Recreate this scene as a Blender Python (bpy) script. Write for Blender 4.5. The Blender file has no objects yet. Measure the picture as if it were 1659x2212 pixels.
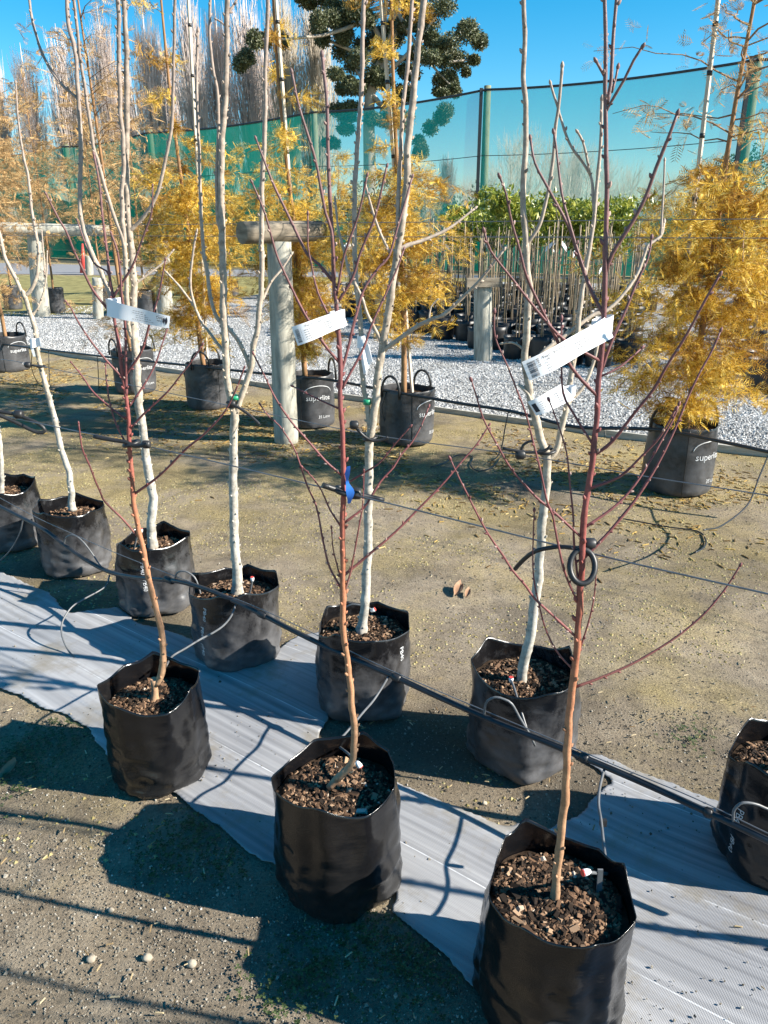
import bpy, math, random
import numpy as np
from mathutils import Vector, noise, Matrix

# ------------------------------------------------------------------ camera, sky, sun
F, CX, CY, CAMH = 1650.0, 829.5, 1106.0, 1.6       # lens in units of a 1659 x 2212 picture
PITCH = math.atan(603.0 / F)
SP, CP = math.sin(PITCH), math.cos(PITCH)
scene = bpy.context.scene
col = scene.collection
cam_d = bpy.data.cameras.new("camera")
cam = bpy.data.objects.new("camera", cam_d)
col.objects.link(cam)
cam.location = (0, 0, CAMH)
cam.rotation_euler = (math.pi / 2 - PITCH, 0, 0)
cam_d.sensor_fit = 'VERTICAL'
cam_d.angle = 2 * math.atan(CY / F)
cam_d.clip_start = 0.05
cam_d.clip_end = 3000
scene.camera = cam

SUN_EL, SUN_AZ = math.radians(31), math.radians(102.7)   # azimuth clockwise from +Y
world = bpy.data.worlds.new("World")
scene.world = world
world.use_nodes = True
wn = world.node_tree
bg = wn.nodes["Background"]
sky = wn.nodes.new("ShaderNodeTexSky")
sky.sky_type = 'NISHITA'
sky.sun_disc = False
sky.sun_elevation = SUN_EL
sky.sun_rotation = SUN_AZ
sky.altitude = 0
sky.air_density = 1.0
sky.dust_density = 0.0
sky.ozone_density = 3.0
hsv = wn.nodes.new("ShaderNodeHueSaturation")
hsv.inputs['Hue'].default_value = 0.487
hsv.inputs['Saturation'].default_value = 1.5
wn.links.new(sky.outputs[0], hsv.inputs['Color'])
wn.links.new(hsv.outputs[0], bg.inputs[0])
bg.inputs[1].default_value = 0.077
sun_d = bpy.data.lights.new("sun", 'SUN')
sun_d.energy = 5.0
sun_d.angle = math.radians(0.55)
sun_d.color = (1.0, 0.93, 0.82)
sun = bpy.data.objects.new("sun", sun_d)
col.objects.link(sun)
sun_from = Vector((math.sin(SUN_AZ) * math.cos(SUN_EL), math.cos(SUN_AZ) * math.cos(SUN_EL), math.sin(SUN_EL)))
sun.rotation_euler = sun_from.to_track_quat('Z', 'Y').to_euler()
sun.location = (20, -5, 15)
vs = scene.view_settings
vs.view_transform = 'Standard'
vs.look = 'None'
vs.gamma = 1
vs.exposure = 1.32
scene.cycles.use_denoising = True
scene.cycles.max_bounces = 8
scene.cycles.transparent_max_bounces = 16

# ------------------------------------------------------------------ helpers
def gp(px, py, z=0.0):
    a, b = (px - CX) / F, (py - CY) / F
    t = (CAMH - z) / (SP + b * CP)
    return Vector((a * t, t * (CP - b * SP), z))

def at(px, py, Y):
    a, b = (px - CX) / F, (py - CY) / F
    t = Y / (CP - b * SP)
    return Vector((a * t, Y, CAMH - t * (SP + b * CP)))

def on_line(px, py, x0, y0, m):
    """point of the view ray on the upright plane Y = y0 + m (X - x0)"""
    a, b = (px - CX) / F, (py - CY) / F
    t = (y0 - m * x0) / ((CP - b * SP) - m * a)
    return Vector((a * t, t * (CP - b * SP), CAMH - t * (SP + b * CP)))

def dia(px, Y):
    return px * Y * 1.03 / F

def hgt(x, y):
    f = 1.0 / (1.0 + (np.asarray(y) / 14.0) ** 2)
    return f * (0.006 * np.sin(x * 3.1 + y * 1.7 + 0.5) + 0.005 * np.sin(x * 5.3 - y * 4.1 + 1.0) + 0.004 * np.sin(-x * 2.2 + y * 7.3))

MATS = {}
def tag(o, label=None, cat=None, group=None, kind=None):
    if label: o['label'] = label
    if cat: o['category'] = cat
    if group: o['group'] = group
    if kind: o['kind'] = kind
    return o

def empty(name, loc, label=None, cat=None, group=None):
    o = bpy.data.objects.new(name, None)
    o.empty_display_size = 0.1
    col.objects.link(o)
    o.location = loc
    return tag(o, label, cat, group)

class MB:
    """collects shapes; build() links them as one mesh object"""
    def __init__(self):
        self.v, self.f, self.s, self.m = [], [], [], []
    def add(self, verts, faces, smooth=True, mi=0):
        n = len(self.v)
        self.v.extend([tuple(p) for p in verts])
        for f in faces:
            self.f.append([i + n for i in f]); self.s.append(smooth); self.m.append(mi)
    def tube(self, pts, rad, n=8, caps=True, smooth=True, mi=0):
        pts = [Vector(p) for p in pts]
        if not hasattr(rad, '__len__'): rad = [rad] * len(pts)
        t = (pts[1] - pts[0]).normalized()
        u = t.orthogonal().normalized()
        V = []
        for i, p in enumerate(pts):
            a = pts[max(i - 1, 0)]; b = pts[min(i + 1, len(pts) - 1)]
            t = (b - a)
            t = t.normalized() if t.length > 1e-9 else Vector((0, 0, 1))
            u = (u - t * u.dot(t))
            u = u.normalized() if u.length > 1e-6 else t.orthogonal().normalized()
            w = t.cross(u)
            for k in range(n):
                an = 2 * math.pi * k / n
                V.append(p + (u * math.cos(an) + w * math.sin(an)) * rad[i])
        Fc = [[i * n + k, i * n + (k + 1) % n, (i + 1) * n + (k + 1) % n, (i + 1) * n + k]
              for i in range(len(pts) - 1) for k in range(n)]
        self.add(V, Fc, smooth, mi)
        if caps:
            m = len(self.v) - len(V)
            self.f.append([m + k for k in range(n)][::-1]); self.s.append(False); self.m.append(mi)
            e = m + (len(pts) - 1) * n
            self.f.append([e + k for k in range(n)]); self.s.append(False); self.m.append(mi)
    def box(self, c, ax, ay, az, mi=0):
        """box at centre c with half-extent vectors"""
        c, ax, ay, az = map(Vector, (c, ax, ay, az))
        V = [c + ax * i + ay * j + az * k for i in (-1, 1) for j in (-1, 1) for k in (-1, 1)]
        self.add(V, [[0, 1, 3, 2], [4, 6, 7, 5], [0, 4, 5, 1], [2, 3, 7, 6], [0, 2, 6, 4], [1, 5, 7, 3]], False, mi)
    def blob(self, c, r, axis=None, ln=1.0, n=6):
        """small pointed bud / bead"""
        c = Vector(c); axis = Vector(axis or (0, 0, 1)).normalized()
        pts = [c - axis * r * ln, c - axis * r * ln * .5, c, c + axis * r * ln * .6, c + axis * r * ln]
        self.tube(pts, [r * .35, r * .85, r, r * .7, r * .2], n)
    def build(self, name, mat, parent=None):
        me = bpy.data.meshes.new(name)
        off = parent_loc(parent)
        me.from_pydata([(p[0] - off[0], p[1] - off[1], p[2] - off[2]) for p in self.v], [], self.f)
        me.polygons.foreach_set('use_smooth', self.s)
        mats = mat if isinstance(mat, (list, tuple)) else [mat]
        for m in mats: me.materials.append(MATS[m])
        if len(mats) > 1: me.polygons.foreach_set('material_index', self.m)
        me.update()
        o = bpy.data.objects.new(name, me)
        col.objects.link(o)
        if parent: o.parent = parent
        return o

def parent_loc(p):
    v = Vector((0, 0, 0))
    while p is not None:
        v = v + p.location
        p = p.parent
    return v

def mesh_np(name, V, Fc, mat, parent=None, smooth=False):
    """bulk mesh from arrays, all faces with the same corner count"""
    V = np.asarray(V, dtype=np.float32); Fc = np.asarray(Fc, dtype=np.int32)
    off = parent_loc(parent)
    V = V - np.array(off, dtype=np.float32)
    me = bpy.data.meshes.new(name)
    k = Fc.shape[1]
    me.vertices.add(len(V)); me.vertices.foreach_set('co', V.ravel())
    me.loops.add(Fc.size); me.loops.foreach_set('vertex_index', Fc.ravel())
    me.polygons.add(len(Fc))
    me.polygons.foreach_set('loop_start', np.arange(0, Fc.size, k, dtype=np.int32))
    me.polygons.foreach_set('loop_total', np.full(len(Fc), k, dtype=np.int32))
    me.polygons.foreach_set('use_smooth', np.full(len(Fc), smooth, dtype=bool))
    me.materials.append(MATS[mat])
    me.update(calc_edges=True)
    me.validate()
    o = bpy.data.objects.new(name, me)
    col.objects.link(o)
    if parent: o.parent = parent
    return o

def children(o): return [c for c in bpy.data.objects if c.parent == o]
def copy_tree(o, parent=None, kids=None):
    c = o.copy(); col.objects.link(c)
    c.parent = parent
    for ch in (kids or {}).get(o.name, list(o.children)): copy_tree(ch, c)
    return c

def rand_rot(n, rng):
    q = rng.normal(size=(n, 4)); q /= np.linalg.norm(q, axis=1, keepdims=True)
    w, x, y, z = q.T
    return np.stack([np.stack([1 - 2 * (y * y + z * z), 2 * (x * y - z * w), 2 * (x * z + y * w)], -1),
                     np.stack([2 * (x * y + z * w), 1 - 2 * (x * x + z * z), 2 * (y * z - x * w)], -1),
                     np.stack([2 * (x * z - y * w), 2 * (y * z + x * w), 1 - 2 * (x * x + y * y)], -1)], 1)

OCT_V = np.array([[1, 0, 0], [-1, 0, 0], [0, 1, 0], [0, -1, 0], [0, 0, 1], [0, 0, -1]], float)
OCT_F = np.array([[0, 2, 4], [2, 1, 4], [1, 3, 4], [3, 0, 4], [2, 0, 5], [1, 2, 5], [3, 1, 5], [0, 3, 5]])
BOX_V = np.array([[-1, -1, -1], [1, -1, -1], [1, 1, -1], [-1, 1, -1], [-.8, -.7, 1], [.7, -.8, 1], [.8, .7, 1], [-.7, .8, 1]], float)
BOX_F = np.array([[0, 2, 1], [0, 3, 2], [4, 5, 6], [4, 6, 7], [0, 1, 5], [0, 5, 4], [1, 2, 6], [1, 6, 5], [2, 3, 7], [2, 7, 6], [3, 0, 4], [3, 4, 7]])
def scatter(base_v, base_f, pos, scale, rng, rot=None):
    """copies of a small shape: pos (n,3), scale (n,3) -> verts, faces"""
    n = len(pos)
    R = rand_rot(n, rng) if rot is None else rot
    V = np.einsum('nij,nkj->nki', R, base_v[None] * np.asarray(scale)[:, None, :]) + np.asarray(pos)[:, None, :]
    Fc = base_f[None] + (np.arange(n) * len(base_v))[:, None, None]
    return V.reshape(-1, 3), Fc.reshape(-1, base_f.shape[1])

def smooth_line(pts, step):
    """Catmull-Rom through 3-D points"""
    P = [Vector(p) for p in pts]
    P = [P[0] * 2 - P[1]] + P + [P[-1] * 2 - P[-2]]
    out = []
    for i in range(1, len(P) - 2):
        n = max(2, int((P[i + 1] - P[i]).length / step))
        for k in range(n):
            t = k / n
            p0, p1, p2, p3 = P[i - 1], P[i], P[i + 1], P[i + 2]
            out.append(0.5 * ((2 * p1) + (p2 - p0) * t + (2 * p0 - 5 * p1 + 4 * p2 - p3) * t * t + (3 * p1 - p0 - 3 * p2 + p3) * t ** 3))
    out.append(P[-2])
    return out

_txt = {}
def text_geo(s, size):
    """outline lettering as flat triangles/ngons: [(x, y)], faces, width"""
    if s not in _txt:
        cu = bpy.data.curves.new('lettering', 'FONT')
        cu.body = s; cu.resolution_u = 2
        o = bpy.data.objects.new('lettering', cu)
        col.objects.link(o)
        dg = bpy.context.evaluated_depsgraph_get(); dg.update()
        me = bpy.data.meshes.new_from_object(o.evaluated_get(dg))
        v = [(p.co.x, p.co.y) for p in me.vertices]
        f = [list(p.vertices) for p in me.polygons]
        bpy.data.objects.remove(o); bpy.data.curves.remove(cu); bpy.data.meshes.remove(me)
        _txt[s] = (v, f)
    v, f = _txt[s]
    v = [(x * size, y * size) for x, y in v]
    return v, f, (max(p[0] for p in v) if v else 0)

# ------------------------------------------------------------------ materials
def nmat(name, rough=0.8, spec=0.3):
    m = bpy.data.materials.new(name); m.use_nodes = True
    nt = m.node_tree
    b = nt.nodes['Principled BSDF']
    b.inputs['Roughness'].default_value = rough
    b.inputs['Specular IOR Level'].default_value = spec
    MATS[name] = m
    return m, nt, b
def N(nt, kind, **kw):
    n = nt.nodes.new(kind)
    for k, v in kw.items():
        if k.startswith('i_'): n.inputs[k[2:].replace('_', ' ')].default_value = v
        else: setattr(n, k, v)
    return n
def ramp(nt, src, stops, interp='LINEAR'):
    r = nt.nodes.new('ShaderNodeValToRGB')
    r.color_ramp.interpolation = interp
    e = r.color_ramp.elements
    while len(e) < len(stops): e.new(0.5)
    for el, (p, c) in zip(e, stops):
        el.position = p; el.color = (*c, 1) if len(c) == 3 else c
    nt.links.new(src, r.inputs[0])
    return r
def texnoise(nt, scale, detail=6, rough=0.6, coord='Object', dist=0.0, stretch=None):
    tc = nt.nodes.new('ShaderNodeTexCoord')
    src = tc.outputs[coord]
    if stretch:
        mp = nt.nodes.new('ShaderNodeMapping'); mp.inputs['Scale'].default_value = stretch
        nt.links.new(src, mp.inputs[0]); src = mp.outputs[0]
    n = nt.nodes.new('ShaderNodeTexNoise')
    n.inputs['Scale'].default_value = scale; n.inputs['Detail'].default_value = detail
    n.inputs['Roughness'].default_value = rough; n.inputs['Distortion'].default_value = dist
    nt.links.new(src, n.inputs['Vector'])
    return n
def bump(nt, b, src, strength, dist=0.01, prev=None):
    n = nt.nodes.new('ShaderNodeBump')
    n.inputs['Strength'].default_value = strength; n.inputs['Distance'].default_value = dist
    nt.links.new(src, n.inputs['Height'])
    if prev: nt.links.new(prev.outputs[0], n.inputs['Normal'])
    nt.links.new(n.outputs[0], b.inputs['Normal'])
    return n
def mix(nt, fac, a, b_):
    m = nt.nodes.new('ShaderNodeMix'); m.data_type = 'RGBA'
    if isinstance(fac, (int, float)): m.inputs[0].default_value = fac
    else: nt.links.new(fac, m.inputs[0])
    for i, s in ((6, a), (7, b_)):
        if isinstance(s, tuple): m.inputs[i].default_value = (*s, 1)
        else: nt.links.new(s, m.inputs[i])
    return m.outputs[2]
def plain(name, c, rough=0.7, spec=0.3, var=0.25, scale=30, bmp=0.0, metal=0.0, stretch=None):
    m, nt, b = nmat(name, rough, spec)
    b.inputs['Metallic'].default_value = metal
    n = texnoise(nt, scale, 5, 0.6, stretch=stretch)
    r = ramp(nt, n.outputs[0], [(0.3, tuple(x * (1 - var) for x in c)), (0.7, tuple(min(1, x * (1 + var)) for x in c))])
    nt.links.new(r.outputs[0], b.inputs['Base Color'])
    if bmp: bump(nt, b, n.outputs[0], bmp, 0.004)
    return m, nt, b
def island(name, stops, rough=0.8, spec=0.2, trans=0.0):
    """colour differs from piece to piece of one mesh"""
    m, nt, b = nmat(name, rough, spec)
    g = nt.nodes.new('ShaderNodeNewGeometry')
    r = ramp(nt, g.outputs['Random Per Island'], stops)
    nt.links.new(r.outputs[0], b.inputs['Base Color'])
    if trans:
        t = nt.nodes.new('ShaderNodeBsdfTranslucent'); nt.links.new(r.outputs[0], t.inputs[0])
        ms = nt.nodes.new('ShaderNodeMixShader'); ms.inputs[0].default_value = trans
        nt.links.new(b.outputs[0], ms.inputs[1]); nt.links.new(t.outputs[0], ms.inputs[2])
        nt.links.new(ms.outputs[0], nt.nodes['Material Output'].inputs[0])
    return m, nt, b

# bare, mossy ground
m, nt, b = nmat('ground', 0.95, 0.1)
n1 = texnoise(nt, 1.3, 6, 0.65); n2 = texnoise(nt, 7.0, 8, 0.7); n3 = texnoise(nt, 120.0, 6, 0.75); n4 = texnoise(nt, 0.8, 5, 0.6)
base = ramp(nt, n2.outputs[0], [(0.25, (0.195, 0.157, 0.112)), (0.5, (0.288, 0.238, 0.176)), (0.75, (0.38, 0.325, 0.25))])
moss = ramp(nt, n3.outputs[0], [(0.3, (0.18, 0.142, 0.065)), (0.55, (0.315, 0.25, 0.122)), (0.75, (0.44, 0.36, 0.19))])
sx = N(nt, 'ShaderNodeSeparateXYZ'); tc = N(nt, 'ShaderNodeTexCoord'); nt.links.new(tc.outputs['Object'], sx.inputs[0])
far = N(nt, 'ShaderNodeMapRange', i_From_Min=1.6, i_From_Max=5.0, i_To_Min=-0.10, i_To_Max=0.06); nt.links.new(sx.outputs['Y'], far.inputs[0])
ad = N(nt, 'ShaderNodeMath', operation='ADD'); nt.links.new(n1.outputs[0], ad.inputs[0]); nt.links.new(far.outputs[0], ad.inputs[1])
ad2 = N(nt, 'ShaderNodeMath', operation='MULTIPLY_ADD'); nt.links.new(n2.outputs[0], ad2.inputs[0]); ad2.inputs[1].default_value = 0.35; nt.links.new(ad.outputs[0], ad2.inputs[2])
mk = ramp(nt, ad2.outputs[0], [(0.60, (0, 0, 0)), (0.80, (0.85, 0.85, 0.85))])
c1 = mix(nt, mk.outputs[0], base.outputs[0], moss.outputs[0])
sp = ramp(nt, n3.outputs[0], [(0.28, (0.45, 0.45, 0.45)), (0.5, (1, 1, 1)), (0.72, (1.35, 1.32, 1.25))])
mm = N(nt, 'ShaderNodeMix', data_type='RGBA', blend_type='MULTIPLY'); mm.inputs[0].default_value = 1
nt.links.new(c1, mm.inputs[6]); nt.links.new(sp.outputs[0], mm.inputs[7])
da = N(nt, 'ShaderNodeAttribute', attribute_name='damp')
dn = N(nt, 'ShaderNodeMath', operation='MULTIPLY_ADD'); nt.links.new(n2.outputs[0], dn.inputs[0]); dn.inputs[1].default_value = 0.8; dn.inputs[2].default_value = 0.6
dm = N(nt, 'ShaderNodeMath', operation='MULTIPLY', use_clamp=True); nt.links.new(da.outputs['Fac'], dm.inputs[0]); nt.links.new(dn.outputs[0], dm.inputs[1])
lg = ramp(nt, n4.outputs[0], [(0.35, (0.72, 0.72, 0.74)), (0.5, (1, 1, 1)), (0.65, (1.14, 1.12, 1.06))])
nl = texnoise(nt, 2.6, 5, 0.7, dist=1.2); lg2 = ramp(nt, nl.outputs[0], [(0.36, (0.70, 0.70, 0.70)), (0.52, (1, 1, 1)), (0.7, (1.12, 1.11, 1.08))])
m3 = N(nt, 'ShaderNodeMix', data_type='RGBA', blend_type='MULTIPLY'); m3.inputs[0].default_value = 1; nt.links.new(lg.outputs[0], m3.inputs[6]); nt.links.new(lg2.outputs[0], m3.inputs[7])
m4 = N(nt, 'ShaderNodeMix', data_type='RGBA', blend_type='MULTIPLY'); m4.inputs[0].default_value = 1; nt.links.new(mm.outputs[2], m4.inputs[6]); nt.links.new(m3.outputs[2], m4.inputs[7])
cd = mix(nt, dm.outputs[0], m4.outputs[2], (0.060, 0.052, 0.042))
nt.links.new(cd, b.inputs['Base Color'])
p = bump(nt, b, n3.outputs[0], 0.9, 0.012); 
p2 = N(nt, 'ShaderNodeBump'); p2.inputs['Strength'].default_value = 0.5; p2.inputs['Distance'].default_value = 0.03
nt.links.new(n2.outputs[0], p2.inputs['Height']); nt.links.new(p2.outputs[0], p.inputs['Normal'])

# pale crushed gravel
m, nt, b = nmat('gravel', 0.95, 0.1)
tc = N(nt, 'ShaderNodeTexCoord')
v = N(nt, 'ShaderNodeTexVoronoi'); v.inputs['Scale'].default_value = 42; nt.links.new(tc.outputs['Object'], v.inputs['Vector'])
r = ramp(nt, v.outputs['Color'], [(0.0, (0.13, 0.13, 0.13)), (0.5, (0.38, 0.38, 0.375)), (1.0, (0.66, 0.655, 0.64))])
n = texnoise(nt, 0.9, 5, 0.6); dk = ramp(nt, n.outputs[0], [(0.3, (0.72, 0.71, 0.68)), (0.6, (1, 1, 1))])
mm = N(nt, 'ShaderNodeMix', data_type='RGBA', blend_type='MULTIPLY'); mm.inputs[0].default_value = 1
nt.links.new(r.outputs[0], mm.inputs[6]); nt.links.new(dk.outputs[0], mm.inputs[7]); nt.links.new(mm.outputs[2], b.inputs['Base Color'])
bump(nt, b, v.outputs['Distance'], 0.9, 0.02)
island('gravel_stone', [(0, (0.10, 0.10, 0.10)), (0.4, (0.32, 0.32, 0.315)), (0.8, (0.54, 0.535, 0.52)), (1, (0.74, 0.74, 0.72))], 0.9, 0.15)
island('crumb', [(0, (0.06, 0.052, 0.042)), (0.4, (0.165, 0.145, 0.113)), (0.8, (0.26, 0.235, 0.19)), (0.985, (0.34, 0.31, 0.26)), (1, (0.6, 0.58, 0.52))], 0.95, 0.1)
island('moss_bit', [(0, (0.16, 0.13, 0.055)), (0.5, (0.28, 0.23, 0.10)), (1, (0.40, 0.345, 0.18))], 0.95, 0.1)
island('straw', [(0, (0.16, 0.10, 0.05)), (0.5, (0.34, 0.25, 0.13)), (1, (0.55, 0.46, 0.30))], 0.9, 0.15)
# woven weed mat: fine ribs along the rows, pale marker threads, dried mud
m, nt, b = nmat('weed_mat', 0.62, 0.35)
tc = N(nt, 'ShaderNodeTexCoord'); mp = N(nt, 'ShaderNodeMapping'); mp.inputs['Rotation'].default_value = (0, 0, math.radians(36.2))
nt.links.new(tc.outputs['Object'], mp.inputs[0])
sx = N(nt, 'ShaderNodeSeparateXYZ'); nt.links.new(mp.outputs[0], sx.inputs[0])
def sinw(src, freq, ph=0.0):
    a = N(nt, 'ShaderNodeMath', operation='MULTIPLY_ADD'); nt.links.new(src, a.inputs[0]); a.inputs[1].default_value = freq; a.inputs[2].default_value = ph
    s_ = N(nt, 'ShaderNodeMath', operation='SINE'); nt.links.new(a.outputs[0], s_.inputs[0]); return s_
ribs = sinw(sx.outputs['Y'], 2 * math.pi / 0.0042); weft = sinw(sx.outputs['X'], 2 * math.pi / 0.003)
nb = texnoise(nt, 1.0, 3, 0.6, stretch=None)
mp2 = N(nt, 'ShaderNodeMapping'); mp2.inputs['Scale'].default_value = (0.6, 45, 1); nt.links.new(mp.outputs[0], mp2.inputs[0])
band = N(nt, 'ShaderNodeTexNoise'); band.inputs['Scale'].default_value = 1.0; band.inputs['Detail'].default_value = 4; nt.links.new(mp2.outputs[0], band.inputs['Vector'])
base = ramp(nt, band.outputs[0], [(0.3, (0.13, 0.135, 0.15)), (0.5, (0.225, 0.23, 0.245)), (0.72, (0.35, 0.355, 0.37))])
mud_n = texnoise(nt, 3.2, 9, 0.72)
mudm = ramp(nt, mud_n.outputs[0], [(0.52, (0, 0, 0)), (0.62, (0.5, 0.5, 0.5)), (0.75, (0.9, 0.9, 0.9))])
wash = ramp(nt, nb.outputs[0], [(0.35, (0, 0, 0)), (0.7, (0.45, 0.45, 0.45))])
c0 = mix(nt, wash.outputs[0], base.outputs[0], (0.48, 0.48, 0.48))
c1 = mix(nt, mudm.outputs[0], c0, (0.20, 0.17, 0.12))
# marker threads every 0.30 m
a = N(nt, 'ShaderNodeMath', operation='ADD'); nt.links.new(sx.outputs['Y'], a.inputs[0]); a.inputs[1].default_value = 10.02
md = N(nt, 'ShaderNodeMath', operation='MODULO'); nt.links.new(a.outputs[0], md.inputs[0]); md.inputs[1].default_value = 0.30
lt = N(nt, 'ShaderNodeMath', operation='LESS_THAN'); nt.links.new(md.outputs[0], lt.inputs[0]); lt.inputs[1].default_value = 0.0035
lw = N(nt, 'ShaderNodeMath', operation='MULTIPLY'); nt.links.new(lt.outputs[0], lw.inputs[0]); lr = ramp(nt, mud_n.outputs[0], [(0.42, (0.85, 0.85, 0.85)), (0.60, (0.05, 0.05, 0.05))]); nt.links.new(lr.outputs[0], lw.inputs[1])
c2 = mix(nt, lw.outputs[0], c1, (0.66, 0.68, 0.70))
nt.links.new(c2, b.inputs['Base Color'])
mu = N(nt, 'ShaderNodeMath', operation='ADD'); nt.links.new(ribs.outputs[0], mu.inputs[0]); nt.links.new(weft.outputs[0], mu.inputs[1])
bump(nt, b, mu.outputs[0], 0.35, 0.0008)
plain('grass', (0.23, 0.205, 0.085), 0.95, 0.1, 0.45, 3.0, 0.6)
plain('road', (0.23, 0.23, 0.24), 0.9, 0.2, 0.12, 4.0)
plain('edging', (0.42, 0.40, 0.35), 0.85, 0.2, 0.25, 8.0, 0.3, stretch=(1, 1, 8))
# planter bag plastic: black film with dried dust
def bagmat(name, dust, dcol, lo, hi, rough=0.33):
    m, nt, b = nmat(name, rough, 0.5)
    n = texnoise(nt, 5.0, 8, 0.7, dist=0.4); n2 = texnoise(nt, 26.0, 6, 0.7); st = texnoise(nt, 9.0, 4, 0.6, stretch=(1, 1, 6))
    tc = N(nt, 'ShaderNodeTexCoord'); sx = N(nt, 'ShaderNodeSeparateXYZ'); nt.links.new(tc.outputs['Object'], sx.inputs[0])
    hz = N(nt, 'ShaderNodeMapRange', i_From_Min=0.0, i_From_Max=0.33, i_To_Min=lo, i_To_Max=hi); nt.links.new(sx.outputs['Z'], hz.inputs[0])
    a = N(nt, 'ShaderNodeMath', operation='MULTIPLY_ADD'); nt.links.new(n.outputs[0], a.inputs[0]); a.inputs[1].default_value = 1.3; nt.links.new(hz.outputs[0], a.inputs[2])
    a2 = N(nt, 'ShaderNodeMath', operation='MULTIPLY_ADD'); nt.links.new(n2.outputs[0], a2.inputs[0]); a2.inputs[1].default_value = 0.35; nt.links.new(a.outputs[0], a2.inputs[2])
    mk = ramp(nt, a2.outputs[0], [(0.5, (0, 0, 0)), (1.0, (dust, dust, dust))])
    c = mix(nt, mk.outputs[0], (0.006, 0.006, 0.007), dcol)
    nt.links.new(c, b.inputs['Base Color'])
    rr = N(nt, 'ShaderNodeMapRange', i_To_Min=rough, i_To_Max=0.75); nt.links.new(mk.outputs[0], rr.inputs[0]); nt.links.new(rr.outputs[0], b.inputs['Roughness'])
    p = bump(nt, b, st.outputs[0], 0.12, 0.010)
    rd = texnoise(nt, 7.0, 4, 0.55, dist=0.6, stretch=(1, 1, 1.9)); rd.noise_type = 'RIDGED_MULTIFRACTAL'
    p0 = N(nt, 'ShaderNodeBump'); p0.inputs['Strength'].default_value = 0.30; p0.inputs['Distance'].default_value = 0.006
    nt.links.new(rd.outputs[0], p0.inputs['Height']); nt.links.new(p.outputs[0], p0.inputs['Normal']); nt.links.new(p0.outputs[0], b.inputs['Normal'])
    p2 = N(nt, 'ShaderNodeBump'); p2.inputs['Strength'].default_value = 0.15; p2.inputs['Distance'].default_value = 0.004
    nt.links.new(n2.outputs[0], p2.inputs['Height']); nt.links.new(p2.outputs[0], p.inputs['Normal'])
bagmat('bag_black', 0.10, (0.12, 0.115, 0.105), 0.04, -0.36, 0.20)
bagmat('bag_dusty', 0.46, (0.22, 0.22, 0.23), 0.06, -0.34, 0.24)
bagmat('bag_thick', 0.36, (0.20, 0.20, 0.21), 0.08, -0.10, 0.36)
plain('bag_small', (0.016, 0.016, 0.017), 0.45, 0.5, 0.4, 12, 0.3)
plain('soil', (0.045, 0.030, 0.020), 0.95, 0.1, 0.5, 60, 0.8)
island('chip', [(0, (0.008, 0.006, 0.005)), (0.38, (0.035, 0.022, 0.014)), (0.62, (0.10, 0.058, 0.034)), (0.84, (0.20, 0.118, 0.07)), (0.985, (0.36, 0.24, 0.15)), (1, (0.56, 0.50, 0.42))], 0.85, 0.2)
# bark
def barkz(name, stops, zmax, rough=0.6, ringy=60, var=0.35):
    m, nt, b = nmat(name, rough, 0.3)
    tc = N(nt, 'ShaderNodeTexCoord'); sx = N(nt, 'ShaderNodeSeparateXYZ'); nt.links.new(tc.outputs['Object'], sx.inputs[0])
    n = texnoise(nt, 14, 6, 0.65, stretch=(1, 1, 3)); n2 = texnoise(nt, ringy, 5, 0.7)
    z = N(nt, 'ShaderNodeMath', operation='DIVIDE'); nt.links.new(sx.outputs['Z'], z.inputs[0]); z.inputs[1].default_value = zmax
    z2 = N(nt, 'ShaderNodeMath', operation='MULTIPLY_ADD'); nt.links.new(n.outputs[0], z2.inputs[0]); z2.inputs[1].default_value = 0.16
    z3 = N(nt, 'ShaderNodeMath', operation='SUBTRACT'); nt.links.new(z.outputs[0], z3.inputs[0]); z3.inputs[1].default_value = 0.08
    nt.links.new(z3.outputs[0], z2.inputs[2])
    r = ramp(nt, z2.outputs[0], stops)
    dk = ramp(nt, n2.outputs[0], [(0.3, (1 - var,) * 3), (0.65, (1.12,) * 3)])
    mm = N(nt, 'ShaderNodeMix', data_type='RGBA', blend_type='MULTIPLY'); mm.inputs[0].default_value = 1
    nt.links.new(r.outputs[0], mm.inputs[6]); nt.links.new(dk.outputs[0], mm.inputs[7]); nt.links.new(mm.outputs[2], b.inputs['Base Color'])
    bump(nt, b, n2.outputs[0], 0.4, 0.003)
barkz('peach_bark', [(0.0, (0.40, 0.29, 0.18)), (0.14, (0.42, 0.26, 0.155)), (0.30, (0.42, 0.22, 0.12)), (0.42, (0.40, 0.165, 0.09)), (0.52, (0.30, 0.085, 0.07)), (0.68, (0.20, 0.075, 0.075)), (1.0, (0.19, 0.135, 0.13))], 2.0, 0.5)
barkz('peach_twig', [(0.0, (0.24, 0.12, 0.085)), (0.35, (0.23, 0.095, 0.075)), (0.5, (0.21, 0.07, 0.07)), (0.7, (0.18, 0.075, 0.075)), (1.0, (0.20, 0.14, 0.13))], 2.0, 0.5)
barkz('painted_bark', [(0.0, (0.40, 0.345, 0.265)), (0.10, (0.48, 0.44, 0.37)), (0.2, (0.50, 0.465, 0.405)), (0.34, (0.48, 0.44, 0.375)), (0.45, (0.49, 0.42, 0.33)), (0.7, (0.45, 0.37, 0.29)), (1.0, (0.34, 0.27, 0.22))], 2.2, 0.75, 38, 0.60)
barkz('pale_bark', [(0.0, (0.50, 0.43, 0.33)), (0.5, (0.47, 0.395, 0.305)), (0.75, (0.42, 0.34, 0.275)), (1.0, (0.32, 0.25, 0.21))], 2.2, 0.7, 55, 0.38)
plain('bud', (0.34, 0.24, 0.21), 0.8, 0.2, 0.3, 40)
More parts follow.
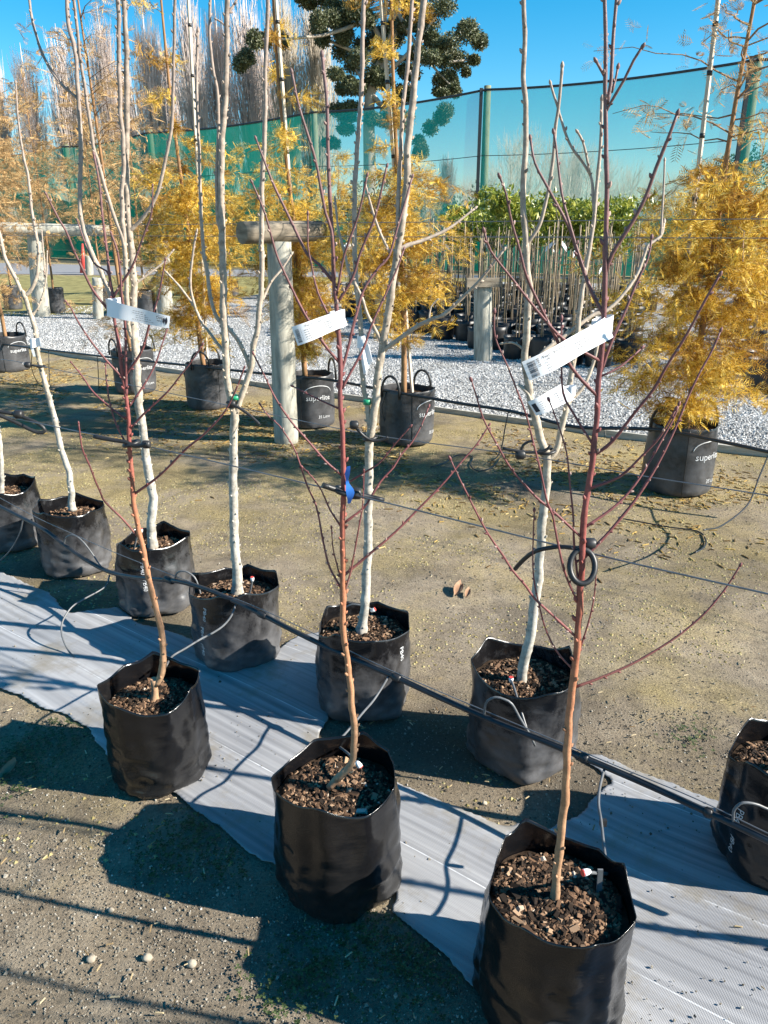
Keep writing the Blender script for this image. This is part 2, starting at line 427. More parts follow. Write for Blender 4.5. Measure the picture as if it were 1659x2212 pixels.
plain('gold_bark', (0.30, 0.17, 0.085), 0.85, 0.2, 0.35, 20, 0.5, stretch=(1, 1, .3))
island('gold_leaf', [(0, (0.22, 0.11, 0.012)), (0.3, (0.54, 0.315, 0.03)), (0.7, (0.84, 0.57, 0.085)), (1, (0.93, 0.76, 0.28))], 0.7, 0.2, 0.40)
island('litter', [(0, (0.10, 0.06, 0.025)), (0.5, (0.25, 0.16, 0.06)), (0.85, (0.42, 0.28, 0.08)), (1, (0.55, 0.42, 0.20))], 0.9, 0.1)
island('brown_leaf', [(0, (0.26, 0.14, 0.06)), (0.5, (0.50, 0.31, 0.13)), (1, (0.68, 0.48, 0.24))], 0.8, 0.2, 0.3)
island('rust_leaf', [(0, (0.16, 0.07, 0.012)), (0.5, (0.42, 0.22, 0.03)), (1, (0.66, 0.42, 0.09))], 0.75, 0.2, 0.3)
plain('twig_brown', (0.24, 0.16, 0.10), 0.85, 0.2, 0.3, 25)
m, nt, b = plain('old_post', (0.36, 0.345, 0.29), 0.85, 0.15, 0.35, 9, 0.6, stretch=(3, 3, .5))
plain('old_rail', (0.22, 0.185, 0.14), 0.85, 0.15, 0.4, 10, 0.6, stretch=(.6, .6, 3))
plain('green_post', (0.20, 0.21, 0.13), 0.85, 0.15, 0.3, 6, 0.4, stretch=(3, 3, .5))
plain('dark_steel', (0.035, 0.038, 0.042), 0.5, 0.4, 0.3, 20)
plain('wire', (0.24, 0.24, 0.25), 0.4, 0.5, 0.2, 30, metal=0.7)
plain('poly_pipe', (0.022, 0.024, 0.028), 0.32, 0.5, 0.35, 18)
plain('drip_tube', (0.12, 0.125, 0.13), 0.4, 0.5, 0.25, 25)
plain('rubber', (0.02, 0.02, 0.021), 0.45, 0.5, 0.3, 25)
plain('white_plastic', (0.82, 0.82, 0.82), 0.4, 0.5, 0.04, 20)
plain('red_plastic', (0.55, 0.06, 0.045), 0.4, 0.5, 0.1, 20)
plain('blue_tape', (0.03, 0.16, 0.55), 0.4, 0.5, 0.15, 30)
plain('green_tape', (0.02, 0.30, 0.14), 0.4, 0.5, 0.15, 30)
plain('paper', (0.80, 0.81, 0.83), 0.55, 0.3, 0.03, 15)
plain('ink', (0.03, 0.032, 0.045), 0.6, 0.3, 0.1, 30)
plain('print_white', (0.55, 0.56, 0.57), 0.6, 0.3, 0.12, 60)
plain('cane', (0.36, 0.28, 0.18), 0.6, 0.3, 0.25, 8, stretch=(1, 1, 4))
plain('stake_wood', (0.55, 0.49, 0.40), 0.8, 0.2, 0.2, 12, stretch=(4, 4, .5))
plain('whip_bark', (0.17, 0.135, 0.10), 0.8, 0.2, 0.3, 20)
island('laurel_leaf', [(0, (0.07, 0.11, 0.012)), (0.45, (0.20, 0.24, 0.025)), (0.8, (0.36, 0.37, 0.045)), (1, (0.50, 0.47, 0.09))], 0.4, 0.5, 0.25)
island('olive_leaf', [(0, (0.10, 0.12, 0.07)), (0.6, (0.22, 0.25, 0.16)), (1, (0.35, 0.38, 0.28))], 0.6, 0.3, 0.15)
island('clover', [(0, (0.025, 0.042, 0.012)), (0.6, (0.055, 0.085, 0.028)), (1, (0.12, 0.155, 0.06))], 0.6, 0.3, 0.2)
island('gum_leaf', [(0, (0.030, 0.040, 0.016)), (0.5, (0.095, 0.110, 0.050)), (0.85, (0.18, 0.19, 0.095)), (1, (0.28, 0.285, 0.17))], 0.45, 0.4, 0.1)
plain('gum_bark', (0.42, 0.36, 0.30), 0.8, 0.2, 0.3, 2.0)
plain('poplar_twig', (0.56, 0.475, 0.43), 0.9, 0.1, 0.25, 1.0)
plain('bare_twig', (0.47, 0.41, 0.33), 0.9, 0.1, 0.3, 1.0)
island('bush_leaf', [(0, (0.012, 0.045, 0.015)), (0.6, (0.03, 0.10, 0.03)), (1, (0.07, 0.17, 0.05))], 0.6, 0.3, 0.1)
plain('hill', (0.055, 0.075, 0.04), 0.95, 0.1, 0.4, 0.15)
plain('dead_leaf', (0.30, 0.17, 0.10), 0.7, 0.3, 0.25, 30)
plain('stone', (0.36, 0.31, 0.24), 0.9, 0.2, 0.3, 40, 0.3)
def netmat(name, c, op):
    m = bpy.data.materials.new(name); m.use_nodes = True; MATS[name] = m
    nt = m.node_tree; nt.nodes.remove(nt.nodes['Principled BSDF'])
    n = texnoise(nt, 0.5, 4, 0.6, stretch=(1, 1, 0.3))
    r = ramp(nt, n.outputs[0], [(0.3, tuple(x * .85 for x in c)), (0.7, tuple(x * 1.15 for x in c))])
    d = N(nt, 'ShaderNodeBsdfDiffuse'); t = N(nt, 'ShaderNodeBsdfTranslucent'); tr = N(nt, 'ShaderNodeBsdfTransparent')
    nt.links.new(r.outputs[0], d.inputs[0]); nt.links.new(r.outputs[0], t.inputs[0])
    a = N(nt, 'ShaderNodeMixShader'); a.inputs[0].default_value = 0.5
    nt.links.new(d.outputs[0], a.inputs[1]); nt.links.new(t.outputs[0], a.inputs[2])
    q = N(nt, 'ShaderNodeMixShader'); q.inputs[0].default_value = op
    nt.links.new(tr.outputs[0], q.inputs[1]); nt.links.new(a.outputs[0], q.inputs[2])
    nt.links.new(q.outputs[0], nt.nodes['Material Output'].inputs[0])
netmat('shade_net', (0.006, 0.27, 0.27), 0.46)
netmat('shade_net_thick', (0.004, 0.24, 0.18), 0.72)
netmat('shade_net_low', (0.006, 0.22, 0.15), 0.90)

# ================================================================== THE SETTING
rng = np.random.default_rng(7)
def axis(lo, hi, fine_lo, fine_hi, step, grow):
    a = list(np.arange(fine_lo, fine_hi + 1e-6, step))
    d = step
    while a[-1] < hi: d *= grow; a.append(min(a[-1] + d, hi))
    d = step
    while a[0] > lo: d *= grow; a.insert(0, max(a[0] - d, lo))
    return np.array(a)
def sheet(name, xs, ys, z, mat):
    X, Y = np.meshgrid(xs, ys)
    V = np.stack([X, Y, hgt(X, Y) + z], -1).reshape(-1, 3)
    nx, ny = len(xs), len(ys)
    i = np.arange(ny - 1)[:, None] * nx + np.arange(nx - 1)[None]
    Fc = np.stack([i, i + 1, i + 1 + nx, i + nx], -1).reshape(-1, 4)
    return tag(mesh_np(name, V, Fc, mat, smooth=True), kind='structure')
ground = sheet('ground', axis(-600, 600, -4, 4, 0.05, 1.25), axis(-30, 900, 0.2, 9, 0.05, 1.25), 0.0, 'ground')
# damp soil: the walked path in front of the mat and the watered soil round the bags
gv = np.empty(len(ground.data.vertices) * 3, np.float32); ground.data.vertices.foreach_get('co', gv); gv = gv.reshape(-1, 3)
dmp = 0.14 * np.clip((1.95 - 0.62 * (gv[:, 0] + 0.75) - gv[:, 1]) / 0.25, 0, 1)
for (px, py, r, k) in [(620, 1450, .22, .75), (960, 1600, .30, .8), (760, 1620, .2, .8), (1290, 1720, .22, .75), (150, 1320, .25, .7), (330, 1345, .22, .7), (470, 1470, .2, .7), (60, 1250, .25, .6), (1500, 1670, .2, .35), (1540, 1200, .5, .35), (1180, 1090, .5, .2), (250, 930, .7, .3), (800, 1010, .6, .25)]:
    c = gp(px, py); dmp = np.maximum(dmp, k * np.exp(-((gv[:, 0] - c.x) ** 2 + ((gv[:, 1] - c.y)) ** 2) / (2 * (r * .7) ** 2)))
at_ = ground.data.attributes.new('damp', 'FLOAT', 'POINT'); at_.data.foreach_set('value', dmp.astype(np.float32))

def poly_sheet(name, pts, z, mat, nu=60, nv=30):
    """ribbon between two edges given as equally long lists of ground points"""
    (A, B) = pts
    def samp(L, t):
        x = t * (len(L) - 1); i = min(int(x), len(L) - 2); f = x - i
        return L[i][0] * (1 - f) + L[i + 1][0] * f, L[i][1] * (1 - f) + L[i + 1][1] * f
    V = []
    for j in range(nv + 1):
        for i in range(nu + 1):
            a = samp(A, i / nu); b_ = samp(B, i / nu); s_ = j / nv
            x = a[0] * (1 - s_) + b_[0] * s_; y = a[1] * (1 - s_) + b_[1] * s_
            V.append((x, y, float(hgt(x, y)) + z))
    i = np.arange(nv)[:, None] * (nu + 1) + np.arange(nu)[None]
    Fc = np.stack([i, i + 1, i + nu + 2, i + nu + 1], -1).reshape(-1, 4)
    return tag(mesh_np(name, V, Fc, mat, smooth=True), kind='structure')
EDGE = [(-14.0, 18.05), (-9.5, 14.8), (-6.0, 12.13), (-4.46, 10.72), (-1.42, 8.46), (0.47, 7.17), (1.86, 6.25), (2.93, 5.60), (6.0, 3.5), (11.0, 0.2)]
FARE = [(-16.0, 21.0), (-11.0, 18.2), (-7.6, 15.9), (-5.6, 16.5), (-3.9, 20.5), (-1.5, 27.5), (4.0, 27.5), (9.5, 26.0), (17.0, 21.0), (24.0, 14.0)]
poly_sheet('gravel_bed', (EDGE, FARE), 0.010, 'gravel', 120, 90)
poly_sheet('grass_verge', ([(-40, 33), (-14.0, 19.6), (-10, 17.6), (-7.6, 15.95), (-5.6, 16.55), (-3.9, 20.55), (-1.5, 27.55), (6, 27.6), (14, 24)],
                           [(-45, 41), (-19, 33.5), (-15.4, 32.2), (-12, 31.5), (-8, 31), (-4, 30.6), (0, 30), (7, 29.2), (15, 26)]), 0.006, 'grass', 60, 20)
poly_sheet('road', ([(-60, 46), (-30, 37.5), (-15.4, 33.0), (-8, 31.4), (0, 30.4), (8, 29.4)],
                    [(-64, 60), (-34, 51), (-17, 43), (-9, 38), (0, 33.5), (8, 30.0)]), 0.012, 'road', 30, 6)

# timber edging along the gravel, plank by plank
ed = empty('timber_edging', (0.47, 7.17, 0), 'thin grey timber boards edging the gravel beside the mossy ground', 'edging')
for i in range(1, len(EDGE) - 2):
    a, b_ = Vector((*EDGE[i], 0)), Vector((*EDGE[i + 1], 0))
    k = max(1, int((b_ - a).length / 2.2))
    for j in range(k):
        p, q = a.lerp(b_, j / k), a.lerp(b_, (j + 1) / k)
        d = (q - p).normalized(); nrm = Vector((-d.y, d.x, 0))
        mb = MB(); mb.box((p + q) / 2 + Vector((0, 0, 0.012)), d * ((q - p).length / 2 - 0.004), nrm * 0.014, Vector((0, 0, 0.038)))
        mb.build('plank', 'edging', ed)

# weed mat strip under the pots; its torn, mud-lapped outline lies on the ground
MAT_FAR = [(-330, 1120), (-150, 1185), (0, 1235), (55, 1262), (110, 1283), (150, 1330), (215, 1322), (258, 1318), (300, 1352), (390, 1372), (455, 1398), (500, 1440), (560, 1432), (640, 1375), (700, 1362), (712, 1400),
           (690, 1455), (705, 1498), (720, 1545), (700, 1580), (690, 1612), (760, 1640), (860, 1690), (960, 1735), (1040, 1768), (1085, 1790), (1120, 1782), (1180, 1790), (1235, 1765), (1275, 1725), (1320, 1690), (1262, 1655), (1235, 1632), (1300, 1636), (1380, 1668), (1450, 1690), (1520, 1722), (1585, 1742), (1700, 1790), (1900, 1870), (2300, 2030)]
MAT_NEAR = [(-330, 1330), (-150, 1400), (0, 1500), (45, 1512), (85, 1535), (140, 1548), (190, 1582), (215, 1620), (250, 1672), (300, 1700), (362, 1722), (420, 1768), (470, 1800), (520, 1842), (570, 1872), (640, 1890), (700, 1900), (760, 1900), (800, 1905), (850, 1925), (838, 1975), (872, 2005), (922, 2042), (968, 2098), (1010, 2140), (1060, 2178), (1100, 2260), (1200, 2420), (1350, 2600), (1900, 3100)]
rim = [gp(*p) for p in MAT_FAR] + [gp(*p) for p in reversed(MAT_NEAR)]
def inside(x, y, poly):
    c = False; n = len(poly); j = n - 1
    for i in range(n):
        xi, yi, xj, yj = poly[i].x, poly[i].y, poly[j].x, poly[j].y
        if (yi > y) != (yj > y) and x < (xj - xi) * (y - yi) / (yj - yi) + xi: c = not c
        j = i
    return c
st = 0.0125
gx, gy = np.arange(-3.3, 1.9, st), np.arange(0.6, 4.9, st)
ok = {}; V = []; Fc = []
def rag(x, y): 
    q = noise.noise_vector(Vector((x * 9, y * 9, 3.3))); return x + 0.009 * q.x, y + 0.009 * q.y
def inside_np(X, Y, poly):
    c = np.zeros(X.shape, bool); j = len(poly) - 1
    for i in range(len(poly)):
        xi, yi, xj, yj = poly[i].x, poly[i].y, poly[j].x, poly[j].y
        if yi != yj: c ^= ((yi > Y) != (yj > Y)) & (X < (xj - xi) * (Y - yi) / (yj - yi) + xi)
        j = i
    return c
RG = np.array([[rag(x + st / 2, y + st / 2) for y in gy] for x in gx])
cell = inside_np(RG[..., 0], RG[..., 1], rim)
def vid(i, j):
    if (i, j) not in ok:
        x, y = gx[i], gy[j]
        wob = noise.noise(Vector((x * 2.2, y * 2.2, 5))) * 0.006 + 0.0012 * math.sin((x * 0.6 + y * 0.8) * 26 + 2 * noise.noise(Vector((x * 1.2, y * 1.2, 1))))
        ok[(i, j)] = len(V); V.append((x, y, float(hgt(x, y)) + 0.011 + wob))
    return ok[(i, j)]
for i in range(len(gx) - 1):
    for j in range(len(gy) - 1):
        if cell[i, j]: Fc.append((vid(i, j), vid(i + 1, j), vid(i + 1, j + 1), vid(i, j + 1)))
mat_o = tag(mesh_np('weed_mat', V, Fc, 'weed_mat', smooth=True), kind='structure')
sm = mat_o.modifiers.new('edge', 'SMOOTH'); sm.iterations = 10; sm.factor = 0.5; sm.use_z = False
so = mat_o.modifiers.new('thick', 'SOLIDIFY'); so.thickness = 0.002; so.offset = -1

# loose soil crumbs, moss and straw near the camera; broken stone on the gravel
def ground_pts(n, boxes):
    out = []
    for (x0, x1, y0, y1), k in boxes:
        P = np.stack([rng.uniform(x0, x1, k), rng.uniform(y0, y1, k)], -1); out.append(P)
    return np.concatenate(out)
P = ground_pts(0, [((-2.2, 1.2, 0.75, 2.3), 26000), ((-3.2, 2.6, 2.2, 5.0), 22000), ((-1.3, 0.6, 0.7, 1.7), 14000)])
keep = np.array([not inside(x, y, rim) or rng.random() < (0.03 if noise.noise(Vector((x * 3, y * 3, 2))) < .12 else 0.14) for x, y in P]); P = P[keep]
onmat = np.array([0.011 if inside(x, y, rim) else 0.0 for x, y in P])
s = rng.lognormal(math.log(0.0024), 0.36, len(P)); s = np.clip(s, 0.001, 0.007)
V, Fc = scatter(OCT_V, OCT_F, np.c_[P, hgt(P[:, 0], P[:, 1]) + s * 0.3 + onmat], s[:, None] * rng.uniform(0.6, 1.2, (len(P), 3)), rng)
tag(mesh_np('soil_crumbs', V, Fc, 'crumb'), 'loose brown soil crumbs strewn over the bare ground', 'soil', kind='stuff')
P = ground_pts(0, [((-3.5, 3.5, 2.6, 6.5), 26000), ((-1.6, 0.4, 1.6, 2.0), 300)])
keep = np.array([(not inside(x, y, rim)) and noise.noise(Vector((x * 1.6, y * 1.6, 9))) > -0.05 for x, y in P]); P = P[keep]
s = rng.uniform(0.003, 0.009, len(P))
V, Fc = scatter(OCT_V, OCT_F, np.c_[P, hgt(P[:, 0], P[:, 1])], np.c_[s, s, s * 0.6], rng, np.tile(np.eye(3), (len(P), 1, 1)))
tag(mesh_np('moss', V, Fc, 'moss_bit'), 'low yellow green moss growing in patches on the damp ground', 'moss', kind='stuff')
P = ground_pts(0, [((-1.8, 1.3, 0.8, 2.4), 460), ((-2.5, 2.2, 2.2, 4.5), 420)])
keep = np.array([not inside(x, y, rim) or rng.random() < 0.10 for x, y in P]); P = P[keep]
s = rng.uniform(0.004, 0.013, len(P)); ang = rng.uniform(0, 6.3, len(P))
R = np.zeros((len(P), 3, 3)); R[:, 0, 0] = np.cos(ang); R[:, 0, 1] = -np.sin(ang); R[:, 1, 0] = np.sin(ang); R[:, 1, 1] = np.cos(ang); R[:, 2, 2] = 1
V, Fc = scatter(BOX_V, BOX_F, np.c_[P, hgt(P[:, 0], P[:, 1]) + 0.0145], np.c_[s, s * 0.14, np.full(len(P), 0.0012)], rng, R)
tag(mesh_np('straw_bits', V, Fc, 'straw'), 'scattered dry straw and leaf bits lying on the ground', 'litter', kind='stuff')
t_ = rng.random(60000); w_ = rng.random(60000) ** 1.4
ex = np.array(EDGE)
xi = np.interp(t_, np.linspace(0, 1, 7), ex[1:8, 0]); yi = np.interp(t_, np.linspace(0, 1, 7), ex[1:8, 1])
P = np.stack([xi + 0.6 * w_ * 6.5 + 0.02, yi + 0.8 * w_ * 6.5 + 0.025], -1)
s = rng.uniform(0.006, 0.015, len(P))
V, Fc = scatter(OCT_V, OCT_F, np.c_[P, hgt(P[:, 0], P[:, 1]) + 0.012], s[:, None] * rng.uniform(0.6, 1.2, (len(P), 3)), rng)
tag(mesh_np('gravel_stones', V, Fc, 'gravel_stone'), 'pale grey crushed stones covering the nursery bed', 'gravel', kind='stuff')
# shed needles under the golden trees
t_ = rng.random(9000); xi = np.interp(t_, np.linspace(0, 1, 4), [-5, -1.7, .2, 2.6]); yi = np.interp(t_, np.linspace(0, 1, 4), [9.7, 7.3, 6.0, 4.4])
P = np.stack([xi + rng.normal(-.3, .55, 9000), yi + rng.normal(0, .5, 9000)], -1)
P = P[np.array([noise.noise(Vector((x * 1.1, y * 1.1, 4))) > -.15 for x, y in P])]
s = rng.uniform(0.010, 0.03, len(P)); ang = rng.uniform(0, 6.3, len(P))
R = np.zeros((len(P), 3, 3)); R[:, 0, 0] = np.cos(ang); R[:, 0, 1] = -np.sin(ang); R[:, 1, 0] = np.sin(ang); R[:, 1, 1] = np.cos(ang); R[:, 2, 2] = 1
V, Fc = scatter(BOX_V, BOX_F, np.c_[P, hgt(P[:, 0], P[:, 1]) + 0.004], np.c_[s, s * 0.12, np.full(len(P), 0.002)], rng, R)
tag(mesh_np('needle_litter', V, Fc, 'litter'), 'shed brown needles littering the mossy ground under the golden trees', 'litter', kind='stuff')
# clover in the damp soil
LEAF_V = np.array([[0, 0, 0], [0.55, -0.45, 0.12], [1.1, 0, 0.05], [0.55, 0.45, 0.12]], float)
LEAF_F = np.array([[0, 1, 2, 3]])
pts = []
for (px, py, r, k) in [(25, 1640, .13, 230), (120, 1595, .12, 200), (60, 1690, .10, 90), (425, 1800, .10, 190), (370, 1850, .10, 110), (470, 1870, .09, 80), (900, 2080, .12, 300), (650, 2120, .12, 240), (780, 2040, .10, 110), (970, 2010, .07, 90), (1500, 1600, .1, 60)]:
    c = gp(px, py)
    q = rng.normal(0, r * 0.5, (k, 2)); pts.append(np.c_[q[:, 0] + c.x, q[:, 1] + c.y])
P = np.concatenate(pts); keep = np.array([not inside(x, y, rim) for x, y in P]); P = P[keep]
P = np.repeat(P, 3, 0); ang = np.tile([0, 2.1, 4.2], len(P) // 3) + np.repeat(rng.uniform(0, 6, len(P) // 3), 3)
s = np.repeat(rng.uniform(0.004, 0.009, len(P) // 3), 3); hz = np.repeat(rng.uniform(0.006, 0.022, len(P) // 3), 3)
R = np.zeros((len(P), 3, 3)); R[:, 0, 0] = np.cos(ang); R[:, 0, 1] = -np.sin(ang); R[:, 1, 0] = np.sin(ang); R[:, 1, 1] = np.cos(ang); R[:, 2, 2] = 1
V, Fc = scatter(LEAF_V, LEAF_F, np.c_[P, hgt(P[:, 0], P[:, 1]) + hz], np.c_[s, s, s], rng, R)
tag(mesh_np('clover', V, Fc, 'clover'), 'small green clover weeds in the shaded soil', 'weeds', kind='stuff')
# a few stones and a dead leaf that can be told apart
for i, (px, py, r, lab) in enumerate([(197, 2071, .010, 'round tan stone on the bare soil beside two pale husks'), (318, 2070, .011, 'pinkish lump of stone half sunk in the bare soil'), (415, 2086, .011, 'pale round stone lying alone on the bare soil'),
                                      (1046, 1737, .008, 'small round brown stone behind the middle peach tree bag'), (240, 1968, .007, 'oval cream stone lying across a thin branch shadow')]):
    c = gp(px, py); V = []; Fc = []
    mb = MB()
    for a in range(7):
        th = math.pi * a / 6
        for k in range(10):
            ph = 2 * math.pi * k / 10
            d = Vector((math.sin(th) * math.cos(ph), math.sin(th) * math.sin(ph), math.cos(th)))
            rr = r * (1 + 0.25 * noise.noise(d * 1.5 + Vector((i * 7, 0, 0))))
            V.append((c.x + d.x * rr * 1.15, c.y + d.y * rr, float(hgt(c.x, c.y)) + r * 0.55 + d.z * rr * 0.8))
    Fc = [[a * 10 + k, (a + 1) * 10 + k, (a + 1) * 10 + (k + 1) % 10, a * 10 + (k + 1) % 10] for a in range(6) for k in range(10)]
    mb.add(V, Fc); tag(mb.build('stone', 'stone'), lab, 'stone')
for (px, py, k, lab) in [(16, 1672, 1.0, 'curled brown dead leaf on the clover'), (990, 1283, 1.3, 'dry curled leaf clump lying alone on the open mossy ground'), (1010, 1290, .8, 'small crumpled leaf beside the dry leaf clump')]:
    c = gp(px, py); mb = MB(); V = []
    for i in range(7):
        t = i / 6; w = 0.018 * k * math.sin(math.pi * (0.08 + 0.84 * t))
        for sgn in (-1, 0, 1):
            V.append((c.x + (t - .5) * 0.03 * k + sgn * w * 0.8, c.y + (t - .5) * 0.075 * k - sgn * w * .5, float(hgt(c.x, c.y)) + 0.006 + abs(sgn) * 0.010 * k + 0.012 * t + .012 * k * (sgn == -1) * t))
    mb.add(V, [[i * 3 + q, i * 3 + q + 1, i * 3 + q + 4, i * 3 + q + 3] for i in range(6) for q in range(2)])
    tag(mb.build('dead_leaf', 'dead_leaf'), lab, 'leaf')

# ------------------------------------------------------------------ net fence
FH = 7.0
FP = [(27.5, 19.2), (20.2, 24.0), (12.45, 29.05), (4.2, 35.0), (-3.3, 40.4), (-13.4, 48.6), (-20.0, 53.0), (-30, 60.5)]
fence = empty('net_fence', (4.2, 35.0, 0), 'tall green shade net windbreak on round timber posts behind the nursery', 'fence')
tops = [FH, FH, FH, FH + .05, FH - .05, FH, FH - .3, FH - .4]
for i, (x, y) in enumerate(FP):
    if i == 0 or i == len(FP) - 1: continue
    mb = MB(); mb.tube([(x, y, -0.1), (x + .02, y, FH / 2), (x, y, tops[i] + 0.15)], [0.17, 0.16, 0.14], 14); mb.build('post', 'green_post', fence)
    if i in (2, 3):   # dark steel brace clamped along the post
        mb = MB(); mb.box((x - 0.26, y - 0.10, FH / 2 + .05), (0.065, 0, 0), (0, 0.05, 0), (0, 0, FH / 2 + .05)); mb.build('batten', 'dark_steel', fence)
for i in range(len(FP) - 1):
    (x0, y0), (x1, y1) = FP[i], FP[i + 1]
    d = Vector((x1 - x0, y1 - y0, 0)).normalized(); nb_ = Vector((d.y, -d.x, 0)) * 0.2
    if nb_.y > 0: nb_ = -nb_
    L = math.hypot(x1 - x0, y1 - y0); nu = 24
    def grid(z0, z1f, off, nv):
        V = []
        for j in range(nv + 1):
            for k in range(nu + 1):
                t = k / nu; z1 = z1f(t); z = z0 + (z1 - z0) * j / nv
                bul = 0.10 * math.sin(math.pi * t) * math.sin(math.pi * j / nv)
                V.append((x0 + (x1 - x0) * t + (nb_.x * (off + bul)), y0 + (y1 - y0) * t + (nb_.y * (off + bul)), z))
        return V, [[j * (nu + 1) + k, j * (nu + 1) + k + 1, (j + 1) * (nu + 1) + k + 1, (j + 1) * (nu + 1) + k] for j in range(nv) for k in range(nu)]
    topf = lambda t: (tops[i] * (1 - t) + tops[i + 1] * t) - 0.16 * 4 * t * (1 - t) - 0.02
    mb = MB(); mb.add(*grid(0.05, topf, 1.0, 10)); mb.build('net_panel', 'shade_net' if i < 4 else 'shade_net_thick', fence)
    lowh = 3.6 if i >= 4 else 2.1
    mb = MB(); mb.add(*grid(0.03, lambda t: lowh + 0.5 * math.sin(t * 5 + i), 1.5, 4)); mb.build('lower_net_panel', 'shade_net_low', fence)
    cab = [Vector((x0 + (x1 - x0) * t, y0 + (y1 - y0) * t, topf(t))) + nb_ for t in np.linspace(0, 1, 13)]
    mb = MB(); mb.tube(cab, 0.045, 6); mb.build('top_cable', 'dark_steel', fence)
    for zz in (4.6,):
        cab = [Vector((x0 + (x1 - x0) * t, y0 + (y1 - y0) * t, zz - 0.1 * 4 * t * (1 - t))) + nb_ * 1.3 for t in np.linspace(0, 1, 9)]
        mb = MB(); mb.tube(cab, 0.014, 5); mb.build('mid_wire', 'dark_steel', fence)

# ------------------------------------------------------------------ far trees
def strand_tree(seed, H, R, n, fast=True, lean=0.0, twig=3):
    """bare tree as arrays of thin tapered three-sided twigs: verts, faces"""
    rg = np.random.default_rng(seed); Vs = []; Fs = []; off = 0
    tri = np.array([[math.cos(a), math.sin(a), 0] for a in (0, 2.094, 4.189)])
    def strand(pts, r0, r1):
        nonlocal off
        m_ = len(pts); rr = np.linspace(r0, r1, m_)
        V = pts[:, None, :] + tri[None] * rr[:, None, None]
        i = np.arange(m_ - 1)[:, None] * 3 + np.arange(3)[None]; j = np.arange(m_ - 1)[:, None] * 3 + (np.arange(3)[None] + 1) % 3
        Fs.append(np.stack([i, j, j + 3, i + 3], -1).reshape(-1, 4) + off); Vs.append(V.reshape(-1, 3)); off += m_ * 3
    for k in range(n):
        z0 = H * (0.06 + 0.72 * rg.random() ** 1.1); a = rg.uniform(0, 6.283)
        L = (H - z0) * rg.uniform(0.35, 0.75) if fast else H * rg.uniform(0.2, 0.45)
        out = R * rg.uniform(0.3, 1.0) * (1 - 0.75 * z0 / H)
        t = np.linspace(0, 1, 7)
        rad = out * (1 - (1 - t) ** 2.2)
        P0 = np.stack([np.cos(a) * rad, np.sin(a) * rad, z0 + L * (t if fast else t ** 0.8)], -1)
        P0[:, :2] += np.cumsum(rg.normal(0, 0.03 * R, (7, 2)), 0)
        strand(P0, 0.034 * H / 17, 0.007 * H / 17)
        for q in range(twig):
            s_ = rg.integers(1, 6); b0 = P0[s_]; a2 = a + rg.normal(0, 1.0); l2 = L * rg.uniform(0.2, 0.4)
            tt = np.linspace(0, 1, 4)
            r2 = out * 0.35 * (1 - (1 - tt) ** 2)
            strand(np.stack([b0[0] + np.cos(a2) * r2, b0[1] + np.sin(a2) * r2, b0[2] + l2 * tt], -1), 0.014 * H / 17, 0.005 * H / 17)
    return np.concatenate(Vs), np.concatenate(Fs)
def poplar_proto(seed, H, R):
    root = empty('poplar_tree', (0, 0, 0), 'tall slender bare poplar with upswept pale twigs behind the green net', 'tree', 'bare poplars behind the net')
    V, Fc = strand_tree(seed, H, R, 260, twig=6)
    mesh_np('crown', V, Fc, 'poplar_twig', root)
    mb = MB(); mb.tube([(0, 0, -0.2), (0.05, 0, H * .3), (0, 0.05, H * .65), (0, 0, H * .97)], [0.30, 0.22, 0.11, 0.02], 8); mb.build('trunk', 'poplar_twig', root)
    return root
protos = [poplar_proto(11, 18, 1.75), poplar_proto(12, 18, 1.9), poplar_proto(13, 18, 1.6)]
pops = [(-32, 95, 68), (42, 88, 66), (118, 46, 66), (166, 150, 74), (208, 0, 66), (262, 130, 74), (306, 6, 67), (352, 60, 72), (402, -36, 66), (462, -14, 68), (524, -40, 66), (566, 70, 72), (968, 325, 95), (1205, 330, 100), (1245, 318, 100)]
used = set()
for i, (px, py, Y) in enumerate(pops):
    k = i % 3
    o = protos[k] if k not in used else copy_tree(protos[k])
    used.add(k)
    p = at(px, py, Y); s_ = max(p.z, 6) / 17.6
    o.location = (p.x, Y, 0); o.rotation_euler = (0, 0, i * 1.3); o.scale = (max(s_, .8), max(s_, .8), s_)
# two paler, looser poplars beside the gum
for (px, py, Y, lab) in [(608, -60, 63, 'pale bare poplar standing just clear of the gum tree'), (676, -60, 64, 'pale bare poplar half hidden behind the gum tree')]:
    p = at(px, py, Y); root = empty('poplar_tree', (p.x, Y, 0), lab, 'tree')
    V, Fc = strand_tree(int(px), p.z, 2.0, 260, twig=6); mesh_np('crown', V + np.array([p.x, Y, 0]), Fc, 'bare_twig', root)
    mb = MB(); mb.tube([(p.x, Y, -.2), (p.x + .1, Y, p.z * .35), (p.x, Y, p.z * .7), (p.x, Y, p.z * .96)], [0.28, 0.2, 0.1, 0.02], 8); mb.build('trunk', 'gum_bark', root)
